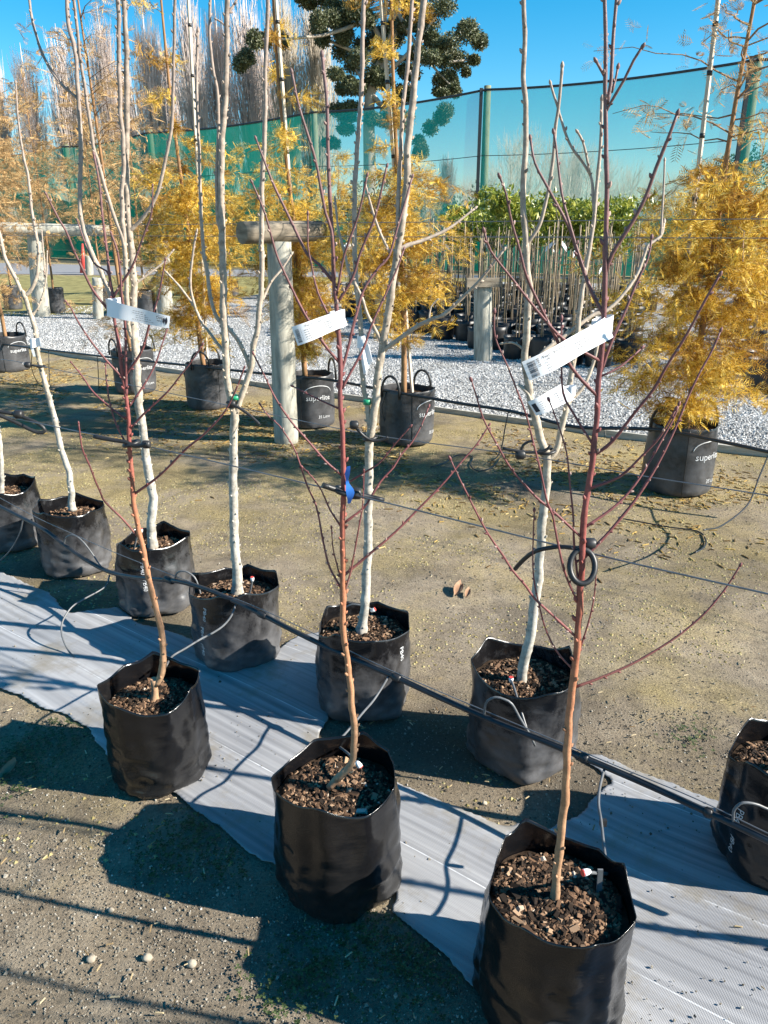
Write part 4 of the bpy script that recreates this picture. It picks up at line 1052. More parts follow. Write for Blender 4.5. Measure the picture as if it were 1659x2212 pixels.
for pts, a, b_ in [([(292, 750), (278, 700), (274, 640), (272, 592), (270, 542), (267, 500), (263, 433), (267, 333), (260, 233), (257, 133), (257, 50), (252, -60)], 10, 7),
                   ([(284, 725), (265, 680), (240, 639), (215, 580), (200, 550), (182, 500), (173, 433), (175, 333), (172, 250), (167, 167), (160, 100), (147, 50), (143, -40)], 10, 7),
                   ([(170, 225), (167, 213), (133, 183), (103, 140), (80, 83), (68, 33), (60, -30)], 6, 4.5),
                   ([(271, 560), (263, 513), (240, 450), (220, 383), (203, 317), (190, 233), (177, 150), (167, 67), (156, -40)], 8, 5),
                   ([(279, 500), (287, 493), (317, 460), (340, 417), (360, 333), (372, 250), (375, 150), (377, 50), (379, -50)], 7.5, 5),
                   ([(288, 616), (317, 595), (350, 569), (373, 542)], 6, 3)]: T.stem(pts, a, b_)
r3, s3, b3, c3_ = brow(3, 'whitewashed tree with green taped fork, in a bag printed PB40 down one side', 0.163, 0.302, 24, 8, flop=.04)
T = Tree(r3, c3_.y, 13, 'pale_bark', 'painted_bark')
T.stem([(513, 1290), (512, 1275), (513, 1234), (507, 1184), (505, 1084), (503, 1042), (505, 959), (505, 885), (493, 835), (488, 759), (483, 675), (483, 609), (480, 542), (480, 500), (478, 400), (480, 300), (487, 200), (490, 100), (490, 33), (496, -70)], 22, 9, 0, 'trunk', flare=(.07, .35))
for pts, a, b_ in [([(508, 895), (520, 859), (540, 802), (547, 755), (556, 709), (561, 659), (566, 575), (566, 542), (565, 533), (566, 400), (570, 333), (573, 233), (573, 150), (578, 33), (580, -70)], 13, 6.5),
                   ([(480, 515), (472, 480), (470, 467), (468, 383), (472, 283), (470, 200), (460, 150), (453, 67), (455, -40)], 8, 5),
                   ([(540, 795), (517, 742), (493, 709), (467, 685), (453, 635), (443, 559), (440, 547), (433, 433), (432, 367), (428, 283), (425, 200), (425, 140), (428, 67)], 9, 5),
                   ([(487, 762), (480, 755), (440, 702), (423, 669), (393, 625), (360, 589)], 7, 4), ([(424, 671), (412, 619), (415, 559), (425, 500)], 6, 4),
                   ([(562, 650), (568, 645), (586, 609), (610, 579), (630, 549)], 6, 4), ([(489, 60), (478, 48), (467, 42)], 4, 3), ([(492, 30), (503, 15), (516, -10)], 5, 4)]: T.stem(pts, a, b_)
r4, s4, b4, c4_ = brow(4, 'whitewashed tree with long side limb and hanging tag, behind the blue taped peach', 0.162, 0.318, 25, 8)
T = Tree(r4, c4_.y, 14, 'pale_bark', 'painted_bark')
T.stem([(781, 1374), (782, 1358), (784, 1334), (788, 1301), (791, 1251), (795, 1167), (796, 1084), (796, 1042), (798, 959), (801, 928), (806, 909), (816, 825), (826, 742), (836, 702), (843, 659), (850, 602), (860, 542), (863, 520), (870, 473), (878, 400), (881, 317), (890, 233), (898, 150), (906, 67), (916, 0), (928, -90)], 22, 11, 0, 'trunk', flare=(.06, .35))
for pts, a, b_ in [([(800, 935), (793, 875), (785, 835), (781, 775), (780, 719), (775, 659), (770, 619), (767, 560), (766, 500), (766, 433), (770, 333), (776, 267), (781, 183), (783, 117), (783, 50), (790, -40)], 11, 8),
                   ([(861, 535), (860, 507), (860, 433), (865, 333), (870, 240), (881, 133), (888, 33), (892, -50)], 9, 7),
                   ([(829, 757), (886, 715), (926, 692), (960, 679), (996, 645), (1030, 612), (1066, 569), (1088, 540)], 10, 5), ([(926, 692), (932, 662), (944, 648)], 4, 2.6),
                   ([(825, 745), (820, 729), (796, 685), (783, 645), (770, 619)], 8, 6), ([(770, 622), (753, 585), (746, 552), (730, 490), (724, 430)], 7, 4),
                   ([(862, 540), (880, 530), (920, 517), (970, 493), (1026, 450)], 9, 4), ([(842, 545), (820, 500), (800, 440), (790, 400)], 6, 4)]: T.stem(pts, a, b_)
r5, s5, b5, c5_ = brow(5, 'whitewashed tree forking low, creased grey bag beside the drip stake peach', 0.164, 0.308, 26, 7, flop=.035, soil=.06)
T = Tree(r5, c5_.y, 15, 'pale_bark', 'painted_bark')
T.stem([(1124, 1492), (1126, 1480), (1131, 1434), (1143, 1384), (1153, 1317), (1163, 1251), (1169, 1167), (1176, 1084), (1179, 1042), (1181, 985), (1166, 942), (1153, 892), (1143, 842), (1134, 775), (1139, 702), (1140, 668), (1144, 625), (1138, 575), (1136, 542), (1136, 527), (1131, 467), (1131, 383), (1134, 317), (1136, 233), (1131, 167), (1134, 83), (1131, 17), (1128, -80)], 26, 8, 0, 'trunk', flare=(.05, .3))
for pts, a, b_ in [([(1181, 995), (1203, 965), (1216, 915), (1229, 842), (1239, 782), (1249, 719), (1251, 675), (1259, 619), (1269, 559), (1279, 500), (1288, 417), (1296, 333), (1299, 267), (1300, 215)], 14, 6),
                   ([(1223, 880), (1236, 862), (1256, 842), (1276, 802), (1288, 759), (1296, 700)], 8, 6),
                   ([(1150, 790), (1180, 755), (1216, 729), (1279, 682), (1309, 672), (1346, 635), (1376, 592), (1396, 542), (1400, 530), (1426, 510), (1434, 480)], 10, 6), ([(1426, 510), (1428, 500), (1434, 400), (1436, 347)], 5, 4),
                   ([(1136, 535), (1139, 527), (1166, 483), (1179, 430), (1193, 360), (1199, 283), (1206, 233), (1214, 143)], 8, 5.5), ([(1206, 236), (1203, 225), (1196, 205), (1189, 180)], 5, 4.5),
                   ([(1283, 455), (1278, 390), (1263, 357), (1236, 320), (1219, 280), (1207, 240)], 6, 5), ([(1275, 380), (1266, 333), (1258, 305), (1247, 285)], 5, 4.5),
                   ([(1136, 760), (1122, 748), (1106, 740), (1085, 742)], 6, 4), ([(1120, 830), (1140, 850), (1152, 880)], 6, 8)]: T.stem(pts, a, b_)
r6, s6, b6, c6_ = brow(6, 'fruit tree in a black bag next along the row past the creased grey bag', 0.150, 0.315, 27, 8, 'bag_black')
T = Tree(r6, c6_.y, 16, 'pale_bark', 'painted_bark')
# (see below for its twin outside the picture)
T.stem([(1700, 1650), (1705, 1600), (1716, 1500), (1730, 1300), (1745, 1100), (1760, 950)], 26, 18, 0, 'trunk')
for pts, a, b_ in [([(1760, 955), (1772, 800), (1790, 500), (1800, 100), (1805, -200)], 14, 8), ([(1760, 955), (1800, 850), (1850, 600), (1880, 200), (1890, -150)], 14, 8)]: T.stem(pts, a, b_)
o = copy_tree(r6); o.location = (1.68, 1.19, o.location.z); o['label'] = 'fruit tree in a black bag at the very end of the back row'
# printed size marks down the bags
for (bag, c, sh, turn, z) in [(b3, c3_, s3, -.80, .235), (b3, c3_, s3, -.88, .155), (b3, c3_, s3, -.95, .08), (b2, c2_, s2, -.28, .16), (b2, c2_, s2, -.32, .235), (b4, c4_, s4, .95, .24), (b6, c6_, s6, -.62, .17), (b6, c6_, s6, -.68, .08)]:
    bag_text(bag, c, sh, 'PB40', 0.026, face_ang(c, turn), z, vertical=True)

# ================================================================== IRRIGATION, WIRES, TIES
PL = (-0.07, 2.19, -0.735)      # upright plane of the front pipe
def piped(name, label, cat, pts, r, mat, n=8, step=0.03, group=None):
    mb = MB(); mb.tube(smooth_line(pts, step), r, n); return tag(mb.build(name, mat), label, cat, group)
pipe_px = [(-120, 1030), (-60, 1062), (0, 1094), (47, 1118), (100, 1147), (140, 1178), (187, 1210), (233, 1234), (283, 1246), (360, 1253), (400, 1259), (467, 1281), (553, 1321), (653, 1372), (753, 1419), (853, 1462), (953, 1508), (1053, 1552), (1106, 1574), (1219, 1619), (1373, 1684), (1506, 1744), (1659, 1816), (1800, 1885)]
pipe_pts = [on_line(*p, *PL) for p in pipe_px]
root = empty('irrigation_pipe', pipe_pts[12] * 1.0, 'thick black irrigation pipe sagging along between the two rows of fruit trees', 'pipe')
mb = MB(); mb.tube(smooth_line(pipe_pts, 0.03), 0.0092, 12); mb.build('hose', 'poly_pipe', root)
for px, py in [(365, 1253), (857, 1464), (567, 1328), (1262, 1637), (1530, 1755)]:
    a, b_ = on_line(px - 9, py - 4, *PL), on_line(px + 9, py + 4, *PL)
    mb = MB(); mb.tube([a, a.lerp(b_, .2), a.lerp(b_, .8), b_], [0.0105, 0.0135, 0.0135, 0.0105], 12); mb.build('coupling', 'rubber', root)
w_px = [(-100, 1020), (60, 1108), (150, 1150), (240, 1190), (330, 1226), (430, 1264), (553, 1311), (700, 1379), (853, 1452), (1106, 1560), (1340, 1658), (1500, 1724), (1659, 1800), (1800, 1865)]
piped('pipe_wire', 'thin steel wire the black irrigation pipe hangs from', 'wire', [on_line(*p, PL[0], PL[1] + .004, PL[2]) for p in w_px], 0.0016, 'wire', 6)
AL = (A_POS[1].x, A_POS[1].y + 0.03, (A_POS[2].y - A_POS[0].y) / (A_POS[2].x - A_POS[0].x))
BL = (B_POS[4].x, B_POS[4].y + 0.03, (B_POS[5].y - B_POS[2].y) / (B_POS[5].x - B_POS[2].x))
def wire_along(L, z, x0, x1, name, label, r=0.0018, n=12, sag=0.0):
    pts = []
    for i in range(n + 1):
        t = i / n; x = x0 + (x1 - x0) * t
        pts.append((x, L[1] + L[2] * (x - L[0]), z - sag * math.sin(t * math.pi * 3) ** 2))
    return piped(name, label, 'wire', pts, r, 'wire', 6, 0.3)
piped('training_wire', 'steel training wire tied to the red barked peach trees', 'wire', [on_line(px, py, *AL) for px, py in [(-250, 842), (0, 897), (310, 962), (760, 1068), (1270, 1194), (1659, 1283), (1900, 1340)]], 0.0018, 'wire', 6, 0.05)
piped('training_wire', 'steel training wire tied to the whitewashed trees', 'wire', [on_line(px, py, *BL) for px, py in [(-250, 742), (0, 776), (70, 788), (500, 877), (798, 938), (1125, 983), (1400, 1030), (1659, 1070), (1900, 1110)]], 0.0017, 'wire', 6, 0.05)

def drip(label, pts, r=0.0036, emitter=None, grp=None):
    root = empty('drip_tube', Vector(pts[0]), label, 'tube', grp)
    mb = MB(); mb.tube(smooth_line(pts, 0.012), r, 8); mb.build('tube', 'drip_tube', root)
    if emitter:
        e = Vector(emitter[0]); d = Vector(emitter[1]).normalized()
        mb = MB(); mb.tube([e - d * .010, e - d * .004, e + d * .004, e + d * .007], [.004, .0065, .0075, .0065], 12); mb.build('dripper', 'white_plastic', root)
        mb = MB(); mb.tube([e + d * .0072, e + d * .0092], [.0070, .0070], 12); mb.build('dripper_cap', 'red_plastic', root)
    return root
def lineY(px, Ya, Yb): return [at(x, y, Ya + (Yb - Ya) * i / (len(px) - 1)) for i, (x, y) in enumerate(px)]
pY = lambda px, py: on_line(px, py, *PL).y
P = lineY([(138, 1177), (143, 1161), (160, 1156), (180, 1171), (200, 1197), (213, 1217), (227, 1231), (247, 1234), (267, 1227), (280, 1211), (290, 1184), (297, 1157), (305, 1146)], pY(138, 1177), B_POS[2].y - .1)
drip('grey drip tube looping from the pipe to the many stemmed tree', P, emitter=(P[-1], (0, 0, 1)))
P = lineY([(237, 1242), (230, 1264), (213, 1277), (187, 1291), (160, 1307), (143, 1327), (133, 1351), (135, 1377), (147, 1404), (163, 1424)], pY(237, 1242), gp(165, 1432).y) + [gp(173, 1447) + Vector((0, 0, .016))]
drip('loose grey drip tube hanging in a bow down onto the mat', P)
P = lineY([(377, 1252), (383, 1237), (400, 1234), (420, 1247), (430, 1271), (437, 1297), (447, 1324), (460, 1344), (477, 1351), (500, 1344), (520, 1324), (533, 1297), (542, 1271), (545, 1251)], pY(377, 1252), B_POS[3].y - .06)
drip('grey drip tube looping over the rim of the PB40 printed bag', P, emitter=(P[-1], (0, 0, 1)))
P = lineY([(510, 1304), (500, 1330), (483, 1351), (460, 1367), (433, 1381), (400, 1401), (372, 1418), (358, 1440)], pY(510, 1304), ca.y + .10)
drip('grey drip tube stretched from the pipe to the logo tagged peach', P)
P = lineY([(840, 1460), (826, 1484), (806, 1514), (786, 1537), (766, 1561), (740, 1591), (722, 1606), (735, 1615), (752, 1628), (775, 1652)], pY(840, 1460), cb.y + .03)
drip('grey drip tube running down from the pipe to the blue taped peach', P, emitter=(P[-1], (.5, -.3, -.6)))
P = lineY([(1306, 1660), (1296, 1699), (1293, 1736), (1298, 1769), (1303, 1813), (1308, 1853), (1316, 1883), (1306, 1887)], pY(1306, 1660), cc.y + .05)
arm = [P[-1], at(1290, 1886, cc.y + .025), at(1266, 1884, cc.y - .005)]
o = drip('grey drip tube with a spiked stake in the priced peach bag', P + arm[1:], 0.0036, emitter=(arm[-1], (-1, -.4, .1)))
mb = MB(); q = at(1303, 1777, (P[3].y)); mb.box(q, (.008, 0, 0), (0, .005, 0), (0, 0, .009)); mb.build('connector', 'rubber', o)
a, b_ = at(1297, 1878, cc.y + .02), at(1291, 1972, cc.y + .02)
mb = MB(); mb.box((a + b_) / 2, (.0055, 0, 0), (0, .002, 0), (b_ - a) / 2); mb.build('stake', 'drip_tube', o)
P = lineY([(1046, 1548), (1047, 1530), (1053, 1514), (1070, 1506), (1090, 1511), (1106, 1521), (1123, 1551), (1143, 1584), (1156, 1611)], pY(1046, 1548), B_POS[5].y - .20)
drip('grey drip tube hooped against the creased grey bag', P)
P = lineY([(1139, 1578), (1123, 1527), (1112, 1490), (1104, 1468)], B_POS[5].y - .19, B_POS[5].y - .05)
drip('thin drip tube rising over the rim of the creased grey bag', P, emitter=(P[-1], (0, 0, 1)))
P = lineY([(1583, 1780), (1584, 1762), (1586, 1749), (1599, 1736), (1616, 1734), (1639, 1739), (1665, 1750), (1690, 1748)], pY(1583, 1780), B_POS[6].y - .13)
drip('grey drip tube hooped over the pipe by the end bag', P)
P = lineY([(50, 1120), (43, 1151), (30, 1177), (13, 1199), (-12, 1222)], pY(50, 1120), gp(-12, 1222).y)
drip('grey drip tube dropping to the ground at the row end', P)
P = lineY([(735, 1318), (760, 1306), (785, 1309), (806, 1318)], B_POS[4].y + .06, B_POS[4].y + .04)
drip('short drip tube lying in the bag behind the blue taped peach', P, emitter=(P[-1], (.8, 0, .5)))

def tie(label, strap, Ys, ring=None, r=.0045, knob=None, mat='rubber'):
    """rubber tree tie: strap (pixel path at depths Ys) and ring round the stem"""
    P = [at(x, y, Ys[0] + (Ys[1] - Ys[0]) * i / max(1, len(strap) - 1)) for i, (x, y) in enumerate(strap)]
    root = empty('tree_tie', P[0], label, 'tree tie')
    mb = MB(); mb.tube(smooth_line(P, .01), r, 8); mb.build('strap', mat, root)
    if ring:
        (x, y, Y, R, tilt) = ring; c = at(x, y, Y)
        pts = [c + Vector((R * math.cos(a), R * math.sin(a), R * tilt * math.cos(a))) for a in np.linspace(0, 2 * math.pi, 25)]
        mb = MB(); mb.tube(pts, r * .9, 8, caps=False); mb.build('loop', mat, root)
    if knob:
        c = at(*knob[:3]); s_ = knob[3]
        mb = MB(); mb.tube([c - Vector((s_, 0, 0)), c - Vector((s_ * .6, 0, 0)), c + Vector((s_ * .6, 0, 0)), c + Vector((s_, 0, 0))], [s_ * .7, s_, s_, s_ * .7], 10); mb.build('buckle', mat, root)
    return root
tie('black tree tie with toothed strap round the logo tagged peach', [(203, 943), (240, 950), (272, 955), (290, 963), (306, 962), (318, 959)], (ca.y - .005, ca.y - .03), (284, 958, ca.y, .020, .25), .0058, (316, 960, ca.y - .02, .011))
o = tie('black tree tie with blue tape round the middle peach', [(697, 1048), (715, 1054), (738, 1062), (760, 1066), (795, 1073), (829, 1081)], (cb.y - .016, cb.y + .02), (744, 1060, cb.y, .019, -.25), .0062, (768, 1066, cb.y, .013))
P = [at(x, y, cb.y - .024) for x, y in [(753, 1008), (750, 1030), (751, 1048), (757, 1066), (754, 1088)]]
mb = MB(); C = smooth_line(P, .006); V = []
for i, p in enumerate(C):
    w = .006 * (1 + .5 * math.sin(i * .9)) * (1 if i > 4 else .6); V += [p + Vector((-w, 0, 0)), p + Vector((w, -.004 * math.sin(i * .7), .002))]
mb.add(V, [[2 * i, 2 * i + 1, 2 * i + 3, 2 * i + 2] for i in range(len(C) - 1)]); mb.build('tape', 'blue_tape', o)
o = tie('black rubber tie with a big hanging ring on the priced peach', [(1113, 1229), (1126, 1214), (1156, 1191), (1206, 1181), (1249, 1184), (1272, 1174)], (cc.y + .10, cc.y + .01), None, .0042, (1274, 1175, cc.y + .012, .011))
c = [at(1258 + 27 * math.sin(a), 1224 - 37 * math.cos(a), cc.y - .014 + .016 * math.cos(a)) for a in np.linspace(0, 2 * math.pi, 33)]
mb = MB(); mb.tube(c, .0052, 10, caps=False); mb.build('loop', 'rubber', o)
tie('black tie and clip on the leaning sapling by its small tag', [(62, 788), (75, 790), (90, 791), (101, 793)], (c1_.y - .02, c1_.y - .02), (88, 791, c1_.y, .016, .1), .005, (60, 788, c1_.y - .02, .014))
YA = on_line(50, 905, *AL).y
tie('unused black tie hanging open on the wire at the row end', [(-20, 886), (33, 895), (53, 902), (83, 915), (98, 930), (80, 934), (33, 912), (-10, 893)], (YA, YA - .01), None, .0058, (40, 895, YA, .014))
o = tie('black tie under the green tape at the fork, strap hanging loose', [(490, 868), (500, 874), (513, 879), (537, 895), (553, 909), (562, 918)], (c3_.y - .02, c3_.y - .05), (504, 876, c3_.y, .021, .2), .0055, (501, 872, c3_.y - .02, .013))
mb = MB(); q = at(507, 858, c3_.y); mb.tube([q + Vector((0, 0, -.007)), q + Vector((0, 0, .007))], [.021, .020], 12); mb.build('tape', 'green_tape', o)
o = tie('black tie with round clip on the tree with the long side limb', [(762, 912), (768, 922), (786, 942), (806, 952), (830, 949), (838, 944)], (c4_.y - .03, c4_.y - .03), (800, 946, c4_.y, .021, .2), .0052, (765, 918, c4_.y - .03, .014))
mb = MB(); q = at(793, 868, c4_.y); mb.tube([q + Vector((0, 0, -.008)), q + Vector((0, 0, .008))], [.013, .0125], 12); mb.build('tape', 'green_tape', o)
tie('black tie and clip below the low fork', [(1085, 968), (1106, 972), (1140, 977), (1176, 974), (1190, 962)], (c5_.y - .02, c5_.y - .03), (1181, 975, c5_.y, .024, .15), .0045, (1124, 982, c5_.y - .02, .014))
tie('black tie hooked over the wire beside the low fork', [(1124, 978), (1130, 962), (1142, 954), (1154, 952)], (c5_.y - .015, c5_.y - .02), None, .004)

# ================================================================== PLANT TAGS
def plant_tag(label, Y, tl, tr, br, bl, bow=.008, dY=(0, 0)):
    """printed strip: corners in the picture at depth Y; returns root and a mapper (u,v)->point"""
    A = [at(tl[0], tl[1], Y + dY[0]), at(tr[0], tr[1], Y + dY[1]), at(br[0], br[1], Y + dY[1]), at(bl[0], bl[1], Y + dY[0])]
    nrm = (A[1] - A[0]).cross(A[3] - A[0]).normalized()
    if nrm.y > 0: nrm = -nrm
    def f(u, v, lift=0.0):
        p = A[0].lerp(A[1], u).lerp(A[3].lerp(A[2], u), v)
        return p + nrm * (bow * math.sin(math.pi * u) + .004 * math.sin(u * 8) + .003 * math.sin(u * 5 + 1) * (v - .5) + lift)
    root = empty('plant_tag', f(.5, .5), label, 'plant tag')
    mb = MB(); n = 24; V = []
    for lf in (0, -.0006):
        V += [f(i / n, j / 3, lf) for i in range(n + 1) for j in range(4)]
    q = lambda i, j, s_: s_ * (n + 1) * 4 + i * 4 + j
    Fc = [[q(i, j, 0), q(i + 1, j, 0), q(i + 1, j + 1, 0), q(i, j + 1, 0)] for i in range(n) for j in range(3)] + [[q(i, j, 1), q(i, j + 1, 1), q(i + 1, j + 1, 1), q(i + 1, j, 1)] for i in range(n) for j in range(3)]
    mb.add(V, Fc); mb.build('strip', 'paper', root)
    size = ((A[1] - A[0]).length, (A[3] - A[0]).length)
    return root, f, size
def write(root, f, size, s, u, v, h, rot=0, mat='ink'):
    """line of lettering with its start at (u, v) on the tag; h = letter height as part of the tag's width"""
    hh = h * size[1]; g, fc, w = text_geo(s, hh * 1.4)
    P = []
    for x, y in g:
        if rot == 0: P.append(f(u + x / size[0], v - y / size[1], .0007))
        elif rot == 180: P.append(f(u - x / size[0], v + y / size[1], .0007))
        elif rot == 90: P.append(f(u + y / size[0], v + x / size[1], .0007))
    mb = MB(); mb.add(P, fc, False); mb.build('lettering', mat, root)
def rule(root, f, u0, u1, v0, v1, name='print', lift=.0007):
    mb = MB(); n = 6; V = [f(u0 + (u1 - u0) * i / n, v, lift) for i in range(n + 1) for v in (v0, v1)]
    mb.add(V, [[2 * i, 2 * i + 1, 2 * i + 3, 2 * i + 2] for i in range(n)], False); mb.build(name, 'ink', root)
def bars(root, f, u0, u1, v0, v1, n, seed):
    """barcode across the end of a tag, as one printed patch"""
    r = random.Random(seed); mb = MB(); v = v0
    while v < v1:
        w = r.choice((.008, .014, .022)); 
        mb.add([f(u0, v, .0007), f(u1, v, .0007), f(u1, min(v + w, v1), .0007), f(u0, min(v + w, v1), .0007)], [[0, 1, 2, 3]], False); v += w + r.choice((.010, .016, .022))
    mb.build('barcode', 'ink', root)
def fine(root, f, u0, u1, v, h, seed):
    """line of print too small to read"""
    r = random.Random(seed); mb = MB(); u = u0
    while u < u1:
        w = r.uniform(.015, .045); e = min(u + w, u1)
        k = u
        while k < e:
            mb.add([f(k, v, .0007), f(k + .0035, v, .0007), f(k + .0035, v + h * r.choice((.7, 1)), .0007), f(k, v + h * r.choice((.7, 1)), .0007)], [[0, 1, 2, 3]], False); k += .0062
        u = e + .012
    mb.build('small_print', 'ink', root)
def tag_loop(root, c, Y, R, h, tilt=0.0):
    """the tag's tail wrapped round its branch"""
    P = at(*c, Y); mb = MB(); n = 20; V = []
    for i in range(n + 1):
        a = 2 * math.pi * i / n
        d = Vector((R * math.cos(a), R * math.sin(a), tilt * R * math.cos(a)))
        V += [P + d + Vector((0, 0, h)), P + d - Vector((0, 0, h))]
    mb.add(V, [[2 * i, 2 * i + 1, 2 * i + 3, 2 * i + 2] for i in range(n)]); mb.build('tail', 'paper', root)
# priced tag
Yt = cc.y - .035
t, f, sz = plant_tag('white priced plant tag with barcode on the ring tied peach', Yt, (1128, 782), (1303, 686), (1322, 728), (1143, 823), .012, (-.05, .0))
bars(t, f, .03, .105, .14, .93, 30, 3)
write(t, f, sz, '$84.95', .125, .12, .115, 90)
write(t, f, sz, "Peach 'Blackboy'", .185, .27, .15); write(t, f, sz, '11580', .187, .41, .10)
for k, (s_, v) in enumerate([('Part white skinned', .54), ('with red flushed', .67), ('quality fruit. Tree', .80), ('tree. Late season', .93)]): write(t, f, sz, s_, .19, v, .075)
fine(t, f, .56, .72, .36, .05, 2); fine(t, f, .56, .74, .50, .05, 5); fine(t, f, .56, .70, .64, .05, 6)
tag_loop(t, (1300, 706), cc.y, .016, .014, .3)
# tag on the middle peach
t, f, sz = plant_tag('white plant tag with bent tail on the blue taped peach', cb.y - .04, (630, 706), (738, 668), (750, 702), (643, 747), .010, (-.03, .0))
bars(t, f, .03, .10, .2, .9, 20, 4)
write(t, f, sz, 'Peach', .22, .22, .13); write(t, f, sz, "April", .47, .22, .13)
for k in range(5): fine(t, f, .18, .72 - .06 * (k == 4), .34 + .12 * k, .06, 20 + k)
rule(t, f, .13, .132, .2, .85)
tag_loop(t, (728, 690), cb.y, .016, .017, .2)
# logo tag (hangs upside down)
t, f, sz = plant_tag('white plant tag with leaf logo, hanging upside down on the left peach', ca.y - .05, (233, 646), (369, 683), (366, 709), (231, 682), .013, (0, -.03))
t['label'] = 'white plant tag with two dark leaf logo, hanging upside down'
for k, v in enumerate((.84, .69, .55, .41, .27)): fine(t, f, .44 + .05 * (k in (1, 2)), .76 - .04 * k, v - .05, .05, 40 + k)
write(t, f, sz, 'BIG', .905, .22, .20, 180); write(t, f, sz, 'Little', .905, .50, .13, 180); rule(t, f, .80, .92, .13, .145)
for u, v0, v1, w in [(.955, .12, .80, .020), (.92, .18, .72, .017)]:
    mb = MB(); V = [f(u, v0 + (v1 - v0) * .0, .0007)]
    pts = [(0, 0), (.6, .2), (1, .45), (.75, .7), (0, 1), (-.75, .7), (-1, .45), (-.6, .2)]
    mb.add([f(u + a * w, v0 + (v1 - v0) * b_, .0007) for a, b_ in pts], [list(range(8))], False); mb.build('leaf_logo', 'ink', t)
tag_loop(t, (246, 662), ca.y, .018, .02, .1)
# blue-white bent tag of the low forking tree
t, f, sz = plant_tag('bent white plant tag of the low forking tree, under the priced tag', c5_.y - .06, (1140, 868), (1212, 828), (1240, 862), (1158, 898), .012, (-.01, .02))
for k in range(5): fine(t, f, .20, .74, .28 + .12 * k, .06, 60 + k)
rule(t, f, .03, .12, .25, .8)
tag_loop(t, (1232, 845), c5_.y - .01, .014, .014, .2)
# blank tags
t, f, sz = plant_tag('blank white tag hanging point down on the tree with the long side limb', c4_.y - .045, (776, 752), (797, 742), (805, 778), (786, 810), .004)
tag_loop(t, (781, 738), c4_.y, .014, .018, .1)
t, f, sz = plant_tag('small folded white tag on the leaning sapling', c1_.y - .03, (64, 732), (88, 729), (90, 748), (66, 752), .003)
tag_loop(t, (78, 742), c1_.y, .018, .012, .1)
mb = MB(); V = [at(66, 752, c1_.y - .03), at(72, 750, c1_.y - .03), at(77, 770, c1_.y - .035), at(72, 770, c1_.y - .035)]; mb.add(V, [[0, 1, 2, 3]]); mb.build('tail', 'paper', t)

# ================================================================== GOLDEN CYPRESSES IN HANDLED BAGS
sv = [[0, -.012, 0], [0, .012, 0], [1, .006, -.10], [1, -.006, -.10]]; sf = [[0, 1, 2, 3]]
for k in range(7):
    x = .10 + .13 * k; ln = .30 * math.sin(.7 + 2.0 * k / 7)
    for sg in (-1, 1):
        m_ = len(sv); z = -.10 * x * x
        sv += [[x - .01, 0, z], [x + .065, sg * ln * .5, z + .03], [x + .17, sg * ln * 1.1, z - .03], [x + .095, sg * ln * .5, z - .01]]; sf.append([m_, m_ + 1, m_ + 2, m_ + 3])
SPRAY_V, SPRAY_F = np.array(sv, float), np.array(sf)
def dirs_to_rot(D, rg):
    X = D / np.linalg.norm(D, axis=1, keepdims=True)
    U = rg.normal(size=X.shape); Yv = np.cross(U, X); Yv /= np.linalg.norm(Yv, axis=1, keepdims=True); Z = np.cross(X, Yv)
    return np.stack([X, Yv, Z], -1)
